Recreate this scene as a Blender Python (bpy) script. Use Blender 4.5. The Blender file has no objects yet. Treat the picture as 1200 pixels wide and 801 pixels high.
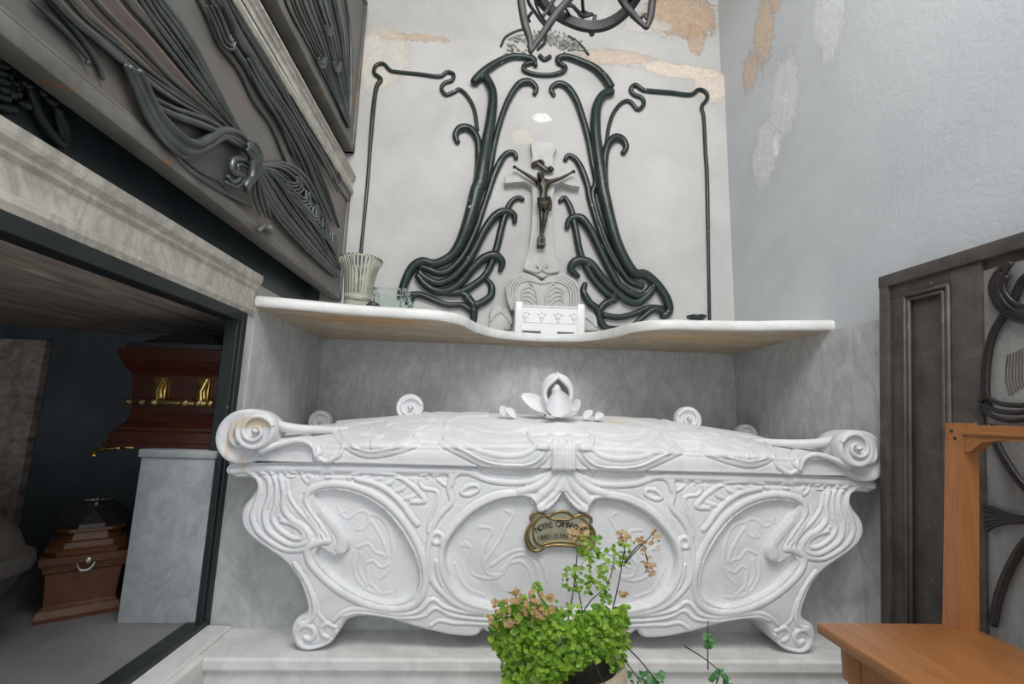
import bpy, bmesh, math, random
import numpy as np
from mathutils import Vector, Matrix
from mathutils.geometry import delaunay_2d_cdt
PI = math.pi
random.seed(7); rng = np.random.default_rng(7)
scn = bpy.context.scene
COL = scn.collection

# ------------------------------------------------------------------ camera
F = 547.07
CAM = np.array([0.0, 0.0, 0.90])
ROT = np.array([[0.9980753, -0.0540044, 0.0304830], [-0.0383768, -0.1517619, 0.9876718], [0.0487124, 0.9869407, 0.1535423]])
def rays(p):
    p = np.atleast_2d(np.asarray(p, float))
    d = np.stack([(p[:, 0] - 600) / F, -(p[:, 1] - 400.5) / F, np.ones(len(p))], 1)
    return d @ ROT
def on_plane(p, point, normal):
    d = rays(p); n = np.asarray(normal, float)
    t = ((np.asarray(point, float) - CAM) @ n) / (d @ n)
    return CAM + d * t[:, None]
def onY(p, Y): return on_plane(p, (0, Y, 0), (0, 1, 0))
def onX(p, X): return on_plane(p, (X, 0, 0), (1, 0, 0))
def onZ(p, Z): return on_plane(p, (0, 0, Z), (0, 0, 1))
def project(P):
    q = (np.asarray(P, float) - CAM) @ ROT.T
    return np.stack([600 + F * q[:, 0] / q[:, 2], 400.5 - F * q[:, 1] / q[:, 2]], 1)
def crop(ox, oy, s, pts): return [(ox + x / s, oy + y / s) for x, y in pts]

cd = bpy.data.cameras.new('camera'); cam = bpy.data.objects.new('camera', cd); COL.objects.link(cam)
cd.sensor_fit = 'HORIZONTAL'; cd.sensor_width = 36; cd.lens = 36 * F / 1200; cd.clip_start = 0.02
m = Matrix.Identity(4)
for i in range(3):
    m[i][0], m[i][1], m[i][2], m[i][3] = ROT[0][i], ROT[1][i], -ROT[2][i], CAM[i]
cam.matrix_world = m
scn.camera = cam

# ------------------------------------------------------------------ room constants (metres, floor = 0)
YB, XL, XR = 2.20, -0.769, 1.198
ZSH = 1.222           # underside of the shelf
ZPL = 0.272           # top of the raised platform
YPL = 1.32            # front of the platform
ZN = 0.295            # niche floor
XC = 0.223            # axis of sarcophagus and altar wall

# ------------------------------------------------------------------ object helpers
BASE = {}
def tag(o, label=None, cat=None, group=None, kind=None):
    if label: o['label'] = label
    if cat: o['category'] = cat
    if group: o['group'] = group
    if kind: o['kind'] = kind
    return o
def empty(name, loc, label=None, cat=None, group=None, kind=None):
    o = bpy.data.objects.new(name, None); COL.objects.link(o); o.location = loc; o.empty_display_size = .05
    BASE[o.name] = np.array(loc, float)
    return tag(o, label, cat, group, kind)
def base(o):
    return BASE.get(o.name, np.zeros(3)) if o else np.zeros(3)
def obj(name, vf, mat, parent=None, smooth=True, label=None, cat=None, group=None, kind=None, auto=None):
    v, f = vf
    b = base(parent)
    me = bpy.data.meshes.new(name)
    me.from_pydata((np.asarray(v, float) - b).tolist(), [], [tuple(int(i) for i in q) for q in f])
    me.update()
    if smooth: me.polygons.foreach_set('use_smooth', [True] * len(me.polygons))
    if auto is not None: me.set_sharp_from_angle(angle=math.radians(auto))
    if mat: me.materials.append(mat)
    o = bpy.data.objects.new(name, me); COL.objects.link(o)
    if parent: o.parent = parent; BASE[o.name] = b
    return tag(o, label, cat, group, kind)
def join(*parts):
    V, Fc, n = [], [], 0
    for v, f in parts:
        v = np.asarray(v, float).reshape(-1, 3); V.append(v); Fc += [tuple(i + n for i in q) for q in f]; n += len(v)
    return np.concatenate(V), Fc
def fix(vf):
    bm = bmesh.new()
    vs = [bm.verts.new(p) for p in np.asarray(vf[0], float).tolist()]
    for f in vf[1]:
        try: bm.faces.new([vs[i] for i in f])
        except ValueError: pass
    bmesh.ops.recalc_face_normals(bm, faces=bm.faces)
    bm.verts.index_update()
    out = ([tuple(v.co) for v in bm.verts], [[v.index for v in f.verts] for f in bm.faces]); bm.free()
    return out
def box(x0, x1, y0, y1, z0, z1, bev=0.0, seg=2):
    bm = bmesh.new()
    bmesh.ops.create_cube(bm, size=1)
    for v in bm.verts:
        v.co = ((x0 + x1) / 2 + v.co.x * (x1 - x0), (y0 + y1) / 2 + v.co.y * (y1 - y0), (z0 + z1) / 2 + v.co.z * (z1 - z0))
    if bev: bmesh.ops.bevel(bm, geom=list(bm.edges), offset=bev, segments=seg, affect='EDGES', profile=.5)
    bm.verts.index_update()
    out = ([tuple(v.co) for v in bm.verts], [[v.index for v in f.verts] for f in bm.faces]); bm.free()
    return out
def spline(pts, step=None, n=None, closed=False):
    p = np.asarray(pts, float)
    if closed: q = np.vstack([p[-1], p, p[0], p[1]])
    else: q = np.vstack([2 * p[0] - p[1], p, 2 * p[-1] - p[-2]])
    out = []
    for i in range(1, len(q) - 2):
        a, b, c, d = q[i - 1], q[i], q[i + 1], q[i + 2]
        L = np.linalg.norm(c - b)
        k = n if n else max(2, int(math.ceil(L / step)))
        t = (np.arange(k) / k)[:, None]
        out.append(.5 * (2 * b + (c - a) * t + (2 * a - 5 * b + 4 * c - d) * t ** 2 + (3 * b - a - 3 * c + d) * t ** 3))
    if not closed: out.append(p[-1:])
    return np.concatenate(out)
def tube(P, r, n=10, flat=None, fa=1.0, cap=True):
    """sweep along 3-D points; flat = unit vector whose direction is scaled by fa"""
    P = np.asarray(P, float); N = len(P)
    r = np.full(N, float(r)) if np.isscalar(r) else np.interp(np.linspace(0, 1, N), np.linspace(0, 1, len(r)), r)
    T = np.gradient(P, axis=0); T /= np.linalg.norm(T, axis=1)[:, None] + 1e-12
    V = []
    if flat is not None: u = np.asarray(flat, float)
    else:
        u = np.array([0, 0, 1.0]) if abs(T[0][2]) < .9 else np.array([1.0, 0, 0])
    ang = np.arange(n) * 2 * PI / n
    for i in range(N):
        w = u - T[i] * (u @ T[i]); w /= np.linalg.norm(w) + 1e-12
        b = np.cross(T[i], w)
        if flat is None: u = w
        V.append(P[i] + r[i] * (np.cos(ang)[:, None] * w * fa + np.sin(ang)[:, None] * b))
    Fc = []
    for i in range(N - 1):
        for k in range(n):
            a, b = i * n + k, i * n + (k + 1) % n
            Fc.append((a, b, b + n, a + n))
    V = np.concatenate(V)
    if cap:
        V = np.vstack([V, P[0] - T[0] * r[0] * .6, P[-1] + T[-1] * r[-1] * .6]); s = N * n
        for k in range(n):
            Fc.append((s, (k + 1) % n, k)); Fc.append((s + 1, (N - 1) * n + k, (N - 1) * n + (k + 1) % n))
    return V, Fc
def lathe(prof, c, n=48, mod=None, axis='Z'):
    """prof: list of (radius, height); mod(angle, h) radial factor"""
    V, Fc = [], []
    for r, h in prof:
        for k in range(n):
            a = 2 * PI * k / n; rr = r * (mod(a, h) if mod else 1)
            if axis == 'Z': V.append((c[0] + rr * math.cos(a), c[1] + rr * math.sin(a), c[2] + h))
            else: V.append((c[0] + rr * math.cos(a), c[1] + h, c[2] + rr * math.sin(a)))
    for i in range(len(prof) - 1):
        for k in range(n):
            a, b = i * n + k, i * n + (k + 1) % n
            Fc.append((a, b, b + n, a + n))
    return V, Fc
def prism(poly, z0, z1, frame=None):
    """extrude a planar polygon (list of 2-D) between z0 and z1; frame maps (u,v,w)->xyz"""
    n = len(poly)
    V = [(x, y, z0) for x, y in poly] + [(x, y, z1) for x, y in poly]
    Fc = [tuple(range(n))[::-1], tuple(range(n, 2 * n))] + [(i, (i + 1) % n, (i + 1) % n + n, i + n) for i in range(n)]
    if frame: V = [frame(*p) for p in V]
    return fix((V, Fc))
def grid_faces(nu, nv, closed=False):
    Fc = []
    for i in range(nu - 1):
        for j in range(nv - (0 if closed else 1)):
            a, b = i * nv + j, i * nv + (j + 1) % nv
            Fc.append((a, b, b + nv, a + nv))
    return Fc

# ------------------------------------------------------------------ materials
def mat_new(name):
    M = bpy.data.materials.new(name); M.use_nodes = True
    nt = M.node_tree; b = nt.nodes['Principled BSDF']
    return M, nt, b
def nd(nt, t, **kw):
    n = nt.nodes.new(t)
    for k, v in kw.items():
        if k.startswith('i_'): n.inputs[k[2:].replace('_', ' ')].default_value = v
        else: setattr(n, k, v)
    return n
def ramp(nt, src, stops, mode='LINEAR'):
    r = nd(nt, 'ShaderNodeValToRGB'); r.color_ramp.interpolation = mode
    e = r.color_ramp.elements
    while len(e) < len(stops): e.new(.5)
    for x, (p, c) in zip(e, stops): x.position = p; x.color = c if len(c) == 4 else (*c, 1)
    nt.links.new(src, r.inputs[0]); return r.outputs[0]
def mix(nt, a, b, fac, blend='MIX'):
    x = nd(nt, 'ShaderNodeMix', data_type='RGBA', blend_type=blend)
    for s, i in ((fac, 0), (a, 6), (b, 7)):
        if isinstance(s, (int, float)): x.inputs[i].default_value = s
        elif isinstance(s, tuple): x.inputs[i].default_value = s if len(s) == 4 else (*s, 1)
        else: nt.links.new(s, x.inputs[i])
    return x.outputs[2]
def math_(nt, op, a, b=0.0, clamp=False):
    x = nd(nt, 'ShaderNodeMath', operation=op, use_clamp=clamp)
    for s, i in ((a, 0), (b, 1)):
        if isinstance(s, (int, float)): x.inputs[i].default_value = s
        else: nt.links.new(s, x.inputs[i])
    return x.outputs[0]
def pos(nt): return nd(nt, 'ShaderNodeNewGeometry').outputs['Position']
def noise(nt, vec, scale, detail=6, rough=.55, dist=0.0, sc=None):
    if sc:
        mp = nd(nt, 'ShaderNodeMapping'); mp.inputs['Scale'].default_value = sc; nt.links.new(vec, mp.inputs[0]); vec = mp.outputs[0]
    n = nd(nt, 'ShaderNodeTexNoise'); n.inputs['Scale'].default_value = scale; n.inputs['Detail'].default_value = detail
    n.inputs['Roughness'].default_value = rough; n.inputs['Distortion'].default_value = dist
    nt.links.new(vec, n.inputs['Vector']); return n.outputs[0]
def bump(nt, b, h, strength=.3, dist=.01):
    n = nd(nt, 'ShaderNodeBump'); n.inputs['Strength'].default_value = strength; n.inputs['Distance'].default_value = dist
    nt.links.new(h, n.inputs['Height']); nt.links.new(n.outputs[0], b.inputs['Normal'])
def blob(nt, p, c, r, wob, amp=.5):
    """1 inside a noisy ellipsoid (radii r) round c, else 0"""
    mp = nd(nt, 'ShaderNodeMapping'); mp.vector_type = 'POINT'
    mp.inputs['Location'].default_value = tuple(-c[i] / r[i] for i in range(3)); mp.inputs['Scale'].default_value = tuple(1 / x for x in r)
    nt.links.new(p, mp.inputs[0])
    l = nd(nt, 'ShaderNodeVectorMath', operation='LENGTH'); nt.links.new(mp.outputs[0], l.inputs[0])
    w = math_(nt, 'MULTIPLY', math_(nt, 'SUBTRACT', wob, .5), amp * 2)
    d = math_(nt, 'ADD', l.outputs['Value'], w)
    return math_(nt, 'MULTIPLY', math_(nt, 'SUBTRACT', 1.0, d), 9.0, True)
def marble(name, c0, c1, scale=3.0, rough=.35, vein=.5, stains=(), bumpy=.08, streak=None):
    M, nt, b = mat_new(name); p = pos(nt)
    n1 = noise(nt, p, scale, 8, .6, 1.6, streak)
    n2 = noise(nt, p, scale * 3.3, 8, .65, .6)
    v = ramp(nt, n1, [(.40, (0, 0, 0)), (.49, (1, 1, 1)), (.56, (0, 0, 0))])
    base_ = mix(nt, c0, c1, ramp(nt, n2, [(.35, (0, 0, 0)), (.75, (1, 1, 1))]))
    dark = tuple(x * .62 for x in c1)
    col = mix(nt, base_, dark, math_(nt, 'MULTIPLY', v, vein))
    for c, r, colour, k in stains:
        col = mix(nt, col, colour, math_(nt, 'MULTIPLY', blob(nt, p, c, r, noise(nt, p, 14, 6), .6), k))
    nt.links.new(col, b.inputs['Base Color']); b.inputs['Roughness'].default_value = rough
    bump(nt, b, noise(nt, p, 90, 5), bumpy, .004)
    return M
def simple(name, c0, c1=None, scale=20, rough=.5, metal=0.0, bumpy=.15, bscale=60, sc=None, speck=None):
    M, nt, b = mat_new(name); p = pos(nt)
    n = noise(nt, p, scale, 6, .6, .3, sc)
    col = mix(nt, c0, c1 or tuple(x * .7 for x in c0), ramp(nt, n, [(.35, (0, 0, 0)), (.68, (1, 1, 1))]))
    if speck:
        s = ramp(nt, noise(nt, p, speck[0], 3, .5), [(speck[1], (0, 0, 0)), (speck[1] + .03, (1, 1, 1))])
        col = mix(nt, col, speck[2], s)
    nt.links.new(col, b.inputs['Base Color'])
    b.inputs['Roughness'].default_value = rough; b.inputs['Metallic'].default_value = metal
    if bumpy: bump(nt, b, noise(nt, p, bscale, 6), bumpy, .004)
    return M
def wood(name, c0, c1, axis=1, rough=.35, scale=9):
    sc = [10, 10, 10]; sc[axis] = .8
    M, nt, b = mat_new(name); p = pos(nt)
    n = noise(nt, p, scale, 8, .62, .8, tuple(sc))
    n2 = noise(nt, p, 2.5, 3)
    col = mix(nt, c0, c1, ramp(nt, n, [(.3, (0, 0, 0)), (.7, (1, 1, 1))]))
    col = mix(nt, col, tuple(x * .75 for x in c1), math_(nt, 'MULTIPLY', n2, .4))
    nt.links.new(col, b.inputs['Base Color']); b.inputs['Roughness'].default_value = rough
    bump(nt, b, n, .1, .003)
    return M
def plaster(name, c0, c1, patches=(), amp=1.5, rough=.85):
    M, nt, b = mat_new(name); p = pos(nt)
    col = mix(nt, c0, c1, ramp(nt, noise(nt, p, 3.2, 8, .6, .4), [(.35, (0, 0, 0)), (.7, (1, 1, 1))]))
    w = noise(nt, p, 30, 10, .78, .7); w2 = noise(nt, p, 9, 10, .8, 1.6)
    h = h0 = noise(nt, p, 55, 8, .65)
    for c, r, colour, k in patches:
        mk = blob(nt, p, c, r, mix(nt, w, w2, .5), amp)
        tone = mix(nt, colour, tuple(min(1, x * 1.35) for x in colour), ramp(nt, w, [(.4, (0, 0, 0)), (.62, (1, 1, 1))]))
        col = mix(nt, col, tone, math_(nt, 'MULTIPLY', math_(nt, 'MULTIPLY', mk, ramp(nt, h0, [(.36, (.45, .45, .45)), (.52, (1, 1, 1))])), k))
        rim = math_(nt, 'MULTIPLY', math_(nt, 'MULTIPLY', mk, math_(nt, 'SUBTRACT', 1.0, mk)), 2.2 * k, True)
        col = mix(nt, col, tuple(x * .5 for x in colour), rim)
        h = math_(nt, 'SUBTRACT', h, math_(nt, 'MULTIPLY', mk, .8 * k))
    nt.links.new(col, b.inputs['Base Color']); b.inputs['Roughness'].default_value = rough
    bump(nt, b, h, .35, .006)
    return M

M_MARBLE = marble('white_marble', (.80, .80, .81), (.69, .70, .72), 2.6, .58, .22,
                  stains=[((-.640, 1.31, .855), (.06, .05, .018), (.66, .50, .26), .55), ((-.70, 1.31, .80), (.012, .06, .07), (.66, .47, .22), .45), ((-.66, 1.31, .75), (.010, .06, .03), (.66, .47, .22), .4),
                          ((.45, 1.62, .89), (.05, .05, .03), (.70, .58, .38), .4)])
M_SHELF = marble('shelf_marble', (.84, .84, .83), (.74, .73, .71), 3, .4, .25)
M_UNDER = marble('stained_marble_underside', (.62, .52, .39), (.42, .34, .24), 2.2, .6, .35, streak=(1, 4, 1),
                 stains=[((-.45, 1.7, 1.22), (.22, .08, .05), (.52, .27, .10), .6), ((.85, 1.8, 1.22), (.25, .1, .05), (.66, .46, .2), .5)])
M_DADO = marble('grey_veined_marble', (.58, .59, .59), (.42, .43, .44), 4.5, .35, .32, streak=(1.6, 1.6, .7))
M_STEP = marble('step_marble', (.78, .78, .76), (.66, .66, .64), 3, .5, .3)
M_BLOCK = marble('block_marble', (.40, .425, .435), (.30, .32, .335), 7, .5, .3)
M_LEDGE = marble('weathered_ledge_marble', (.60, .57, .50), (.40, .38, .34), 7, .55, .5, streak=(3, 1, .6), bumpy=.3)
TERRA = (.46, .33, .23)
M_BACK = plaster('peeling_white_plaster', (.60, .59, .575), (.49, .487, .475), patches=[
    ((-.45, 2.2, 2.835), (.20, .2, .035), TERRA, .8), ((.62, 2.2, 2.80), (.22, .2, .06), (.56, .43, .33), .75), ((.98, 2.2, 2.745), (.26, .2, .055), (.72, .60, .48), .75),
    ((.98, 2.2, 3.09), (.22, .2, .13), (.46, .31, .20), .9), ((1.07, 2.2, 2.96), (.05, .2, .10), (.46, .31, .20), .8), ((.80, 2.2, 3.02), (.14, .2, .05), (.55, .53, .48), .7),
    ((.22, 2.2, 2.415), (.055, .2, .03), (.82, .82, .80), .9), ((.13, 2.2, 2.30), (.06, .2, .05), (.66, .56, .45), .4),
    ((.24, 2.2, 2.82), (.2, .2, .08), (.42, .40, .35), .45), ((-.62, 2.2, 2.70), (.16, .2, .20), (.66, .58, .47), .45), ((1.13, 2.2, 2.66), (.10, .2, .10), (.70, .58, .46), .6)])
M_RIGHT = plaster('blue_white_plaster', (.60, .625, .65), (.53, .55, .58), patches=[
    ((1.198, 1.83, 2.66), (.2, .075, .16), (.56, .42, .31), .9), ((1.198, 1.95, 2.56), (.2, .07, .10), (.56, .42, .31), .85), ((1.198, 1.72, 2.78), (.2, .05, .12), (.56, .42, .31), .8),
    ((1.198, 1.86, 2.08), (.2, .11, .16), (.66, .68, .68), .6), ((1.198, 1.72, 2.25), (.2, .10, .2), (.63, .65, .66), .6), ((1.198, 1.79, 2.07), (.2, .025, .06), (.80, .80, .78), .8), ((1.198, 1.45, 2.4), (.2, .08, .2), (.66, .67, .68), .5)], amp=1.9)
M_LEFTW = plaster('dirty_plaster', (.55, .53, .49), (.42, .40, .37))
M_CEIL = plaster('vault_plaster', (.62, .62, .61), (.52, .52, .51))
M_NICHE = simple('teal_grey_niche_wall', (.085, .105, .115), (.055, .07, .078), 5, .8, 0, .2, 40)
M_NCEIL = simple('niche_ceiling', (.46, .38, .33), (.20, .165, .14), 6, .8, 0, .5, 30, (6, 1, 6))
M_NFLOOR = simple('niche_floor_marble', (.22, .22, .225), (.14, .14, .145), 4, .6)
M_FLOOR = simple('stone_floor', (.42, .40, .37), (.30, .29, .27), 6, .7)
M_GREEN = simple('dark_green_paint', (.022, .040, .036), (.012, .020, .019), 16, .30, 0, .3, 70, speck=(46, .70, (.42, .42, .38)))
M_FRAME = simple('blackened_frame', (.014, .022, .023), (.008, .011, .012), 12, .45, 0, .2, 50, speck=(60, .73, (.2, .22, .2)))
M_BRONZE = simple('grey_bronze', (.135, .150, .143), (.06, .07, .068), 9, .33, .55, .2, 50)
M_BRONZED = simple('brown_bronze_plate', (.20, .168, .148), (.115, .14, .135), 2.6, .42, .25, .15, 30)
M_VEIL = simple('brown_bronze_veil', (.25, .20, .175), (.15, .135, .125), 3, .36, .4, .2, 40)
M_STILE = simple('rusty_bronze_stile', (.19, .185, .17), (.12, .112, .10), 12, .5, .25, .25, 60, speck=(13, .66, (.30, .13, .05)))
M_DARKSLAB = simple('dark_teal_slab', (.030, .046, .050), (.018, .026, .030), 4, .25, 0, .1, 20)
M_CRUC = simple('patinated_bronze', (.075, .065, .048), (.04, .036, .028), 30, .36, .7, .25, 90)
M_STONE = marble('carved_grey_stone', (.60, .595, .58), (.48, .475, .465), 4, .7, .15)
M_POTW = simple('white_ceramic', (.88, .88, .87), (.82, .82, .81), 10, .3, 0, .05)
M_BRASS = simple('aged_brass', (.40, .29, .13), (.16, .11, .05), 24, .32, .85, .2, 80)
M_BRASSF = simple('tarnished_brass_field', (.50, .47, .36), (.33, .30, .21), 20, .4, .55, .1, 80)
M_INK = simple('black_lettering', (.012, .012, .012), None, 10, .5, 0, 0)
M_COFF = wood('red_mahogany', (.085, .020, .009), (.034, .009, .005), 0, .26)
M_COFF2 = wood('brown_oak', (.15, .058, .022), (.068, .026, .011), 0, .35)
M_COFFD = simple('dark_coffin_lid', (.028, .024, .022), (.014, .012, .012), 10, .35, 0, .3, 40)
M_COFFG = simple('dusty_dark_coffin', (.060, .050, .043), (.03, .026, .024), 9, .6, 0, .5, 30)
M_GOLD = simple('polished_brass_handle', (.75, .55, .20), (.5, .34, .1), 30, .22, 1.0, .1)
M_SILV = simple('pewter_ornament', (.42, .42, .40), (.25, .25, .24), 30, .35, .8, .1)
M_IRON = simple('dark_weathered_iron', (.125, .108, .098), (.065, .058, .055), 14, .55, .25, .5, 55, speck=(120, .70, (.30, .29, .27)))
M_IRONB = simple('black_iron_ornament', (.042, .036, .034), (.022, .02, .02), 14, .36, .3, .3, 55, speck=(70, .74, (.3, .28, .26)))
M_GLASSD = simple('etched_frosted_pane', (.34, .335, .325), (.22, .218, .215), 6, .45, 0, .5, 140, (1, 4, .6))
M_LANT = simple('lantern_bronze', (.060, .060, .060), (.030, .031, .032), 20, .55, .4, .3, 60)
M_CHAIR = wood('orange_oak', (.46, .20, .065), (.30, .115, .035), 1, .36, 7)
M_CHAIRV = wood('orange_oak_upright', (.46, .195, .065), (.30, .115, .035), 2, .36, 7)
M_POT = simple('weathered_stone_pot', (.62, .54, .43), (.40, .32, .24), 14, .85, 0, .6, 40)
M_SOIL = simple('potting_soil', (.05, .035, .025), (.02, .015, .012), 40, .9, 0, .8, 60)
def leafmat(name, a, b_):
    M, nt, b = mat_new(name)
    oi = nd(nt, 'ShaderNodeNewGeometry').outputs['Random Per Island']
    nt.links.new(mix(nt, a, b_, oi), b.inputs['Base Color']); b.inputs['Roughness'].default_value = .45
    b.inputs['Subsurface Weight'].default_value = 0.0
    t = nd(nt, 'ShaderNodeBsdfTranslucent'); nt.links.new(mix(nt, a, b_, oi), t.inputs[0])
    ms = nd(nt, 'ShaderNodeMixShader'); ms.inputs[0].default_value = .35
    out = nt.nodes['Material Output']; nt.links.new(b.outputs[0], ms.inputs[1]); nt.links.new(t.outputs[0], ms.inputs[2]); nt.links.new(ms.outputs[0], out.inputs[0])
    return M
M_LEAF = leafmat('fern_leaf', (.09, .25, .015), (.36, .56, .06))
M_LEAFD = leafmat('dark_sprig_leaf', (.06, .20, .06), (.14, .34, .12))
M_LEAFB = leafmat('dry_fern_leaf', (.50, .30, .13), (.62, .46, .25))
M_STEM = simple('wiry_stem', (.035, .025, .022), None, 20, .5, 0, 0)
def glass(name, col, rough=.05):
    M, nt, b = mat_new(name)
    b.inputs['Base Color'].default_value = (*col, 1); b.inputs['Transmission Weight'].default_value = 1.0
    b.inputs['Roughness'].default_value = rough; b.inputs['IOR'].default_value = 1.22
    return M
M_GLASSY = glass('yellowish_vase_glass', (.97, .98, .90), .10)
M_GLASSC = glass('greenish_clear_glass', (.88, .95, .92), .05)

# ------------------------------------------------------------------ the setting
def struct(name, vf, mat, smooth=False, auto=None):
    return obj(name, vf, mat, None, smooth, kind='structure', auto=auto)
ZC = 3.35
struct('floor', box(-2.2, 1.5, -2.2, YB + .3, -.12, 0), M_FLOOR)
struct('ceiling', box(-2.2, 1.5, -.6, YB + .3, ZC, ZC + .1), M_CEIL)
struct('wall_back', join(box(XL - .06, XR + .06, YB + .016, YB + .12, ZSH, ZC), box(XL - .06, XR + .06, YB + .02, YB + .12, 0, ZSH)), M_BACK)
# the lower altar-wall panel stands a little proud of the vault above it and ends in a ragged lip
lip = [(x, (2.832 if x < .2 else 2.832 - .085 * min(1, (x - .2) / .9)) + .012 * math.sin(x * 9) + .01 * math.sin(x * 31 + 1) + .006 * math.sin(x * 77)) for x in np.linspace(XL - .02, XR, 90)]
poly = [(XL - .02, ZSH + .03)] + [(XR, ZSH + .03)] + lip[::-1]
struct('wall_altar_panel', prism(poly, YB - .014, YB + .02, lambda u, v, w: (u, w, v)), M_BACK)
struct('wall_right', box(XR, XR + .15, -2.2, YB + .12, 0, ZC), M_RIGHT)
# marble dado: back, left, right slabs
struct('trim_back_dado', box(XL, XR, YB - .012, YB + .02, ZPL, ZSH), M_DADO)
struct('trim_right_dado', box(XR - .012, XR + .02, 1.25, YB - .012, ZPL, ZSH), M_DADO)
struct('trim_left_dado', join(box(XL - .03, XL, 1.545, YB - .012, ZPL, ZSH), box(XL - .03, XL - .004, 1.49, 1.545, ZPL, ZSH)), M_DADO)
# platform carrying the sarcophagus with a rounded nosing and a lower plinth slab behind
struct('step_platform', join(box(XL + .005, XR, YPL + .012, YB, 0, ZPL - .03), box(XL + .005, XR, YPL, YB, ZPL - .032, ZPL, .006)), M_STEP)
# left wall: pier, ledge, bands, niche
struct('wall_left_pier', box(XL - .045, XL - .02, 1.492, YB + .12, 0, 1.31), M_LEFTW)
struct('wall_left', join(box(XL - .16, XL - .06, -2.2, YB + .1, 1.34, ZC),
                         box(XL - .16, XL - .005, 2.17, YB + .1, 1.34, ZC)), M_LEFTW)
def profile_run(prof, y0, y1):
    """a moulding of (x, z) profile run along Y"""
    n = len(prof)
    V = [(x, y0, z) for x, z in prof] + [(x, y1, z) for x, z in prof]
    return fix((V, [tuple(range(n)), tuple(range(n, 2 * n))] + [(i, (i + 1) % n, (i + 1) % n + n, i + n) for i in range(n)]))
def ledge(z0, z1, out=.03):
    h = z1 - z0
    return [(XL - .1, z0), (XL + .006, z0), (XL + .012, z0 + .1 * h), (XL + .012, z0 + .2 * h), (XL + .002, z0 + .24 * h), (XL + .002, z0 + .62 * h), (XL + .010, z0 + .68 * h),
            (XL + .010, z0 + .74 * h), (XL + .02, z0 + .82 * h), (XL + out, z0 + .88 * h), (XL + out, z1), (XL - .1, z1)]
struct('trim_1', profile_run([(x - .004, z) for x, z in ledge(1.192, 1.324, .022)], -1.0, 1.53), M_LEDGE)
struct('trim_2', profile_run([(x + .069 if x > XL else x, z) for x, z in ledge(1.935, 2.04, .012)], -1.0, 2.175), M_LEDGE)
# niche shell
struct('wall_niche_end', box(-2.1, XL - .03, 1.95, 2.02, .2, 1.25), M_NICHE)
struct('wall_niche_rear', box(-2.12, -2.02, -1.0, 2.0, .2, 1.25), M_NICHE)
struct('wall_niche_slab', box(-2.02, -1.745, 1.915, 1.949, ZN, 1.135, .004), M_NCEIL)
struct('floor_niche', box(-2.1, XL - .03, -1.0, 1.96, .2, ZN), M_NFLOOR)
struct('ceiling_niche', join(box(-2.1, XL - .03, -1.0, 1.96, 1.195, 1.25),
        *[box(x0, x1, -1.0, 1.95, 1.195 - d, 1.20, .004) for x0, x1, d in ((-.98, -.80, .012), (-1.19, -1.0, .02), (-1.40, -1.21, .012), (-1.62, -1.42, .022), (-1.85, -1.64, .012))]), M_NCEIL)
# black painted frame round the opening and its sill
struct('trim_niche_frame', join(box(XL - .05, XL + .004, 1.466, 1.492, ZN - .03, 1.192, .004), box(XL - .045, XL - .004, 1.455, 1.468, ZN - .03, 1.17, .003),
        box(XL - .05, XL + .002, -1.0, 1.47, 1.160, 1.192, .004), box(XL - .045, XL + .004, -1.0, 1.475, ZN - .02, ZN + .006, .003)), M_FRAME)
struct('trim_niche_sill', join(box(XL - .02, -.685, -1.0, 1.335, 0, ZPL + .004, .006), box(XL - .02, -.70, -1.0, 1.48, 0, ZPL + .012, .006)), M_STEP)
# tomb block behind the carved front
YT = 1.485
struct('trim_tomb_block', box(XL, XR, YT, YB - .02, ZPL - .01, .735), M_DADO)

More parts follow.
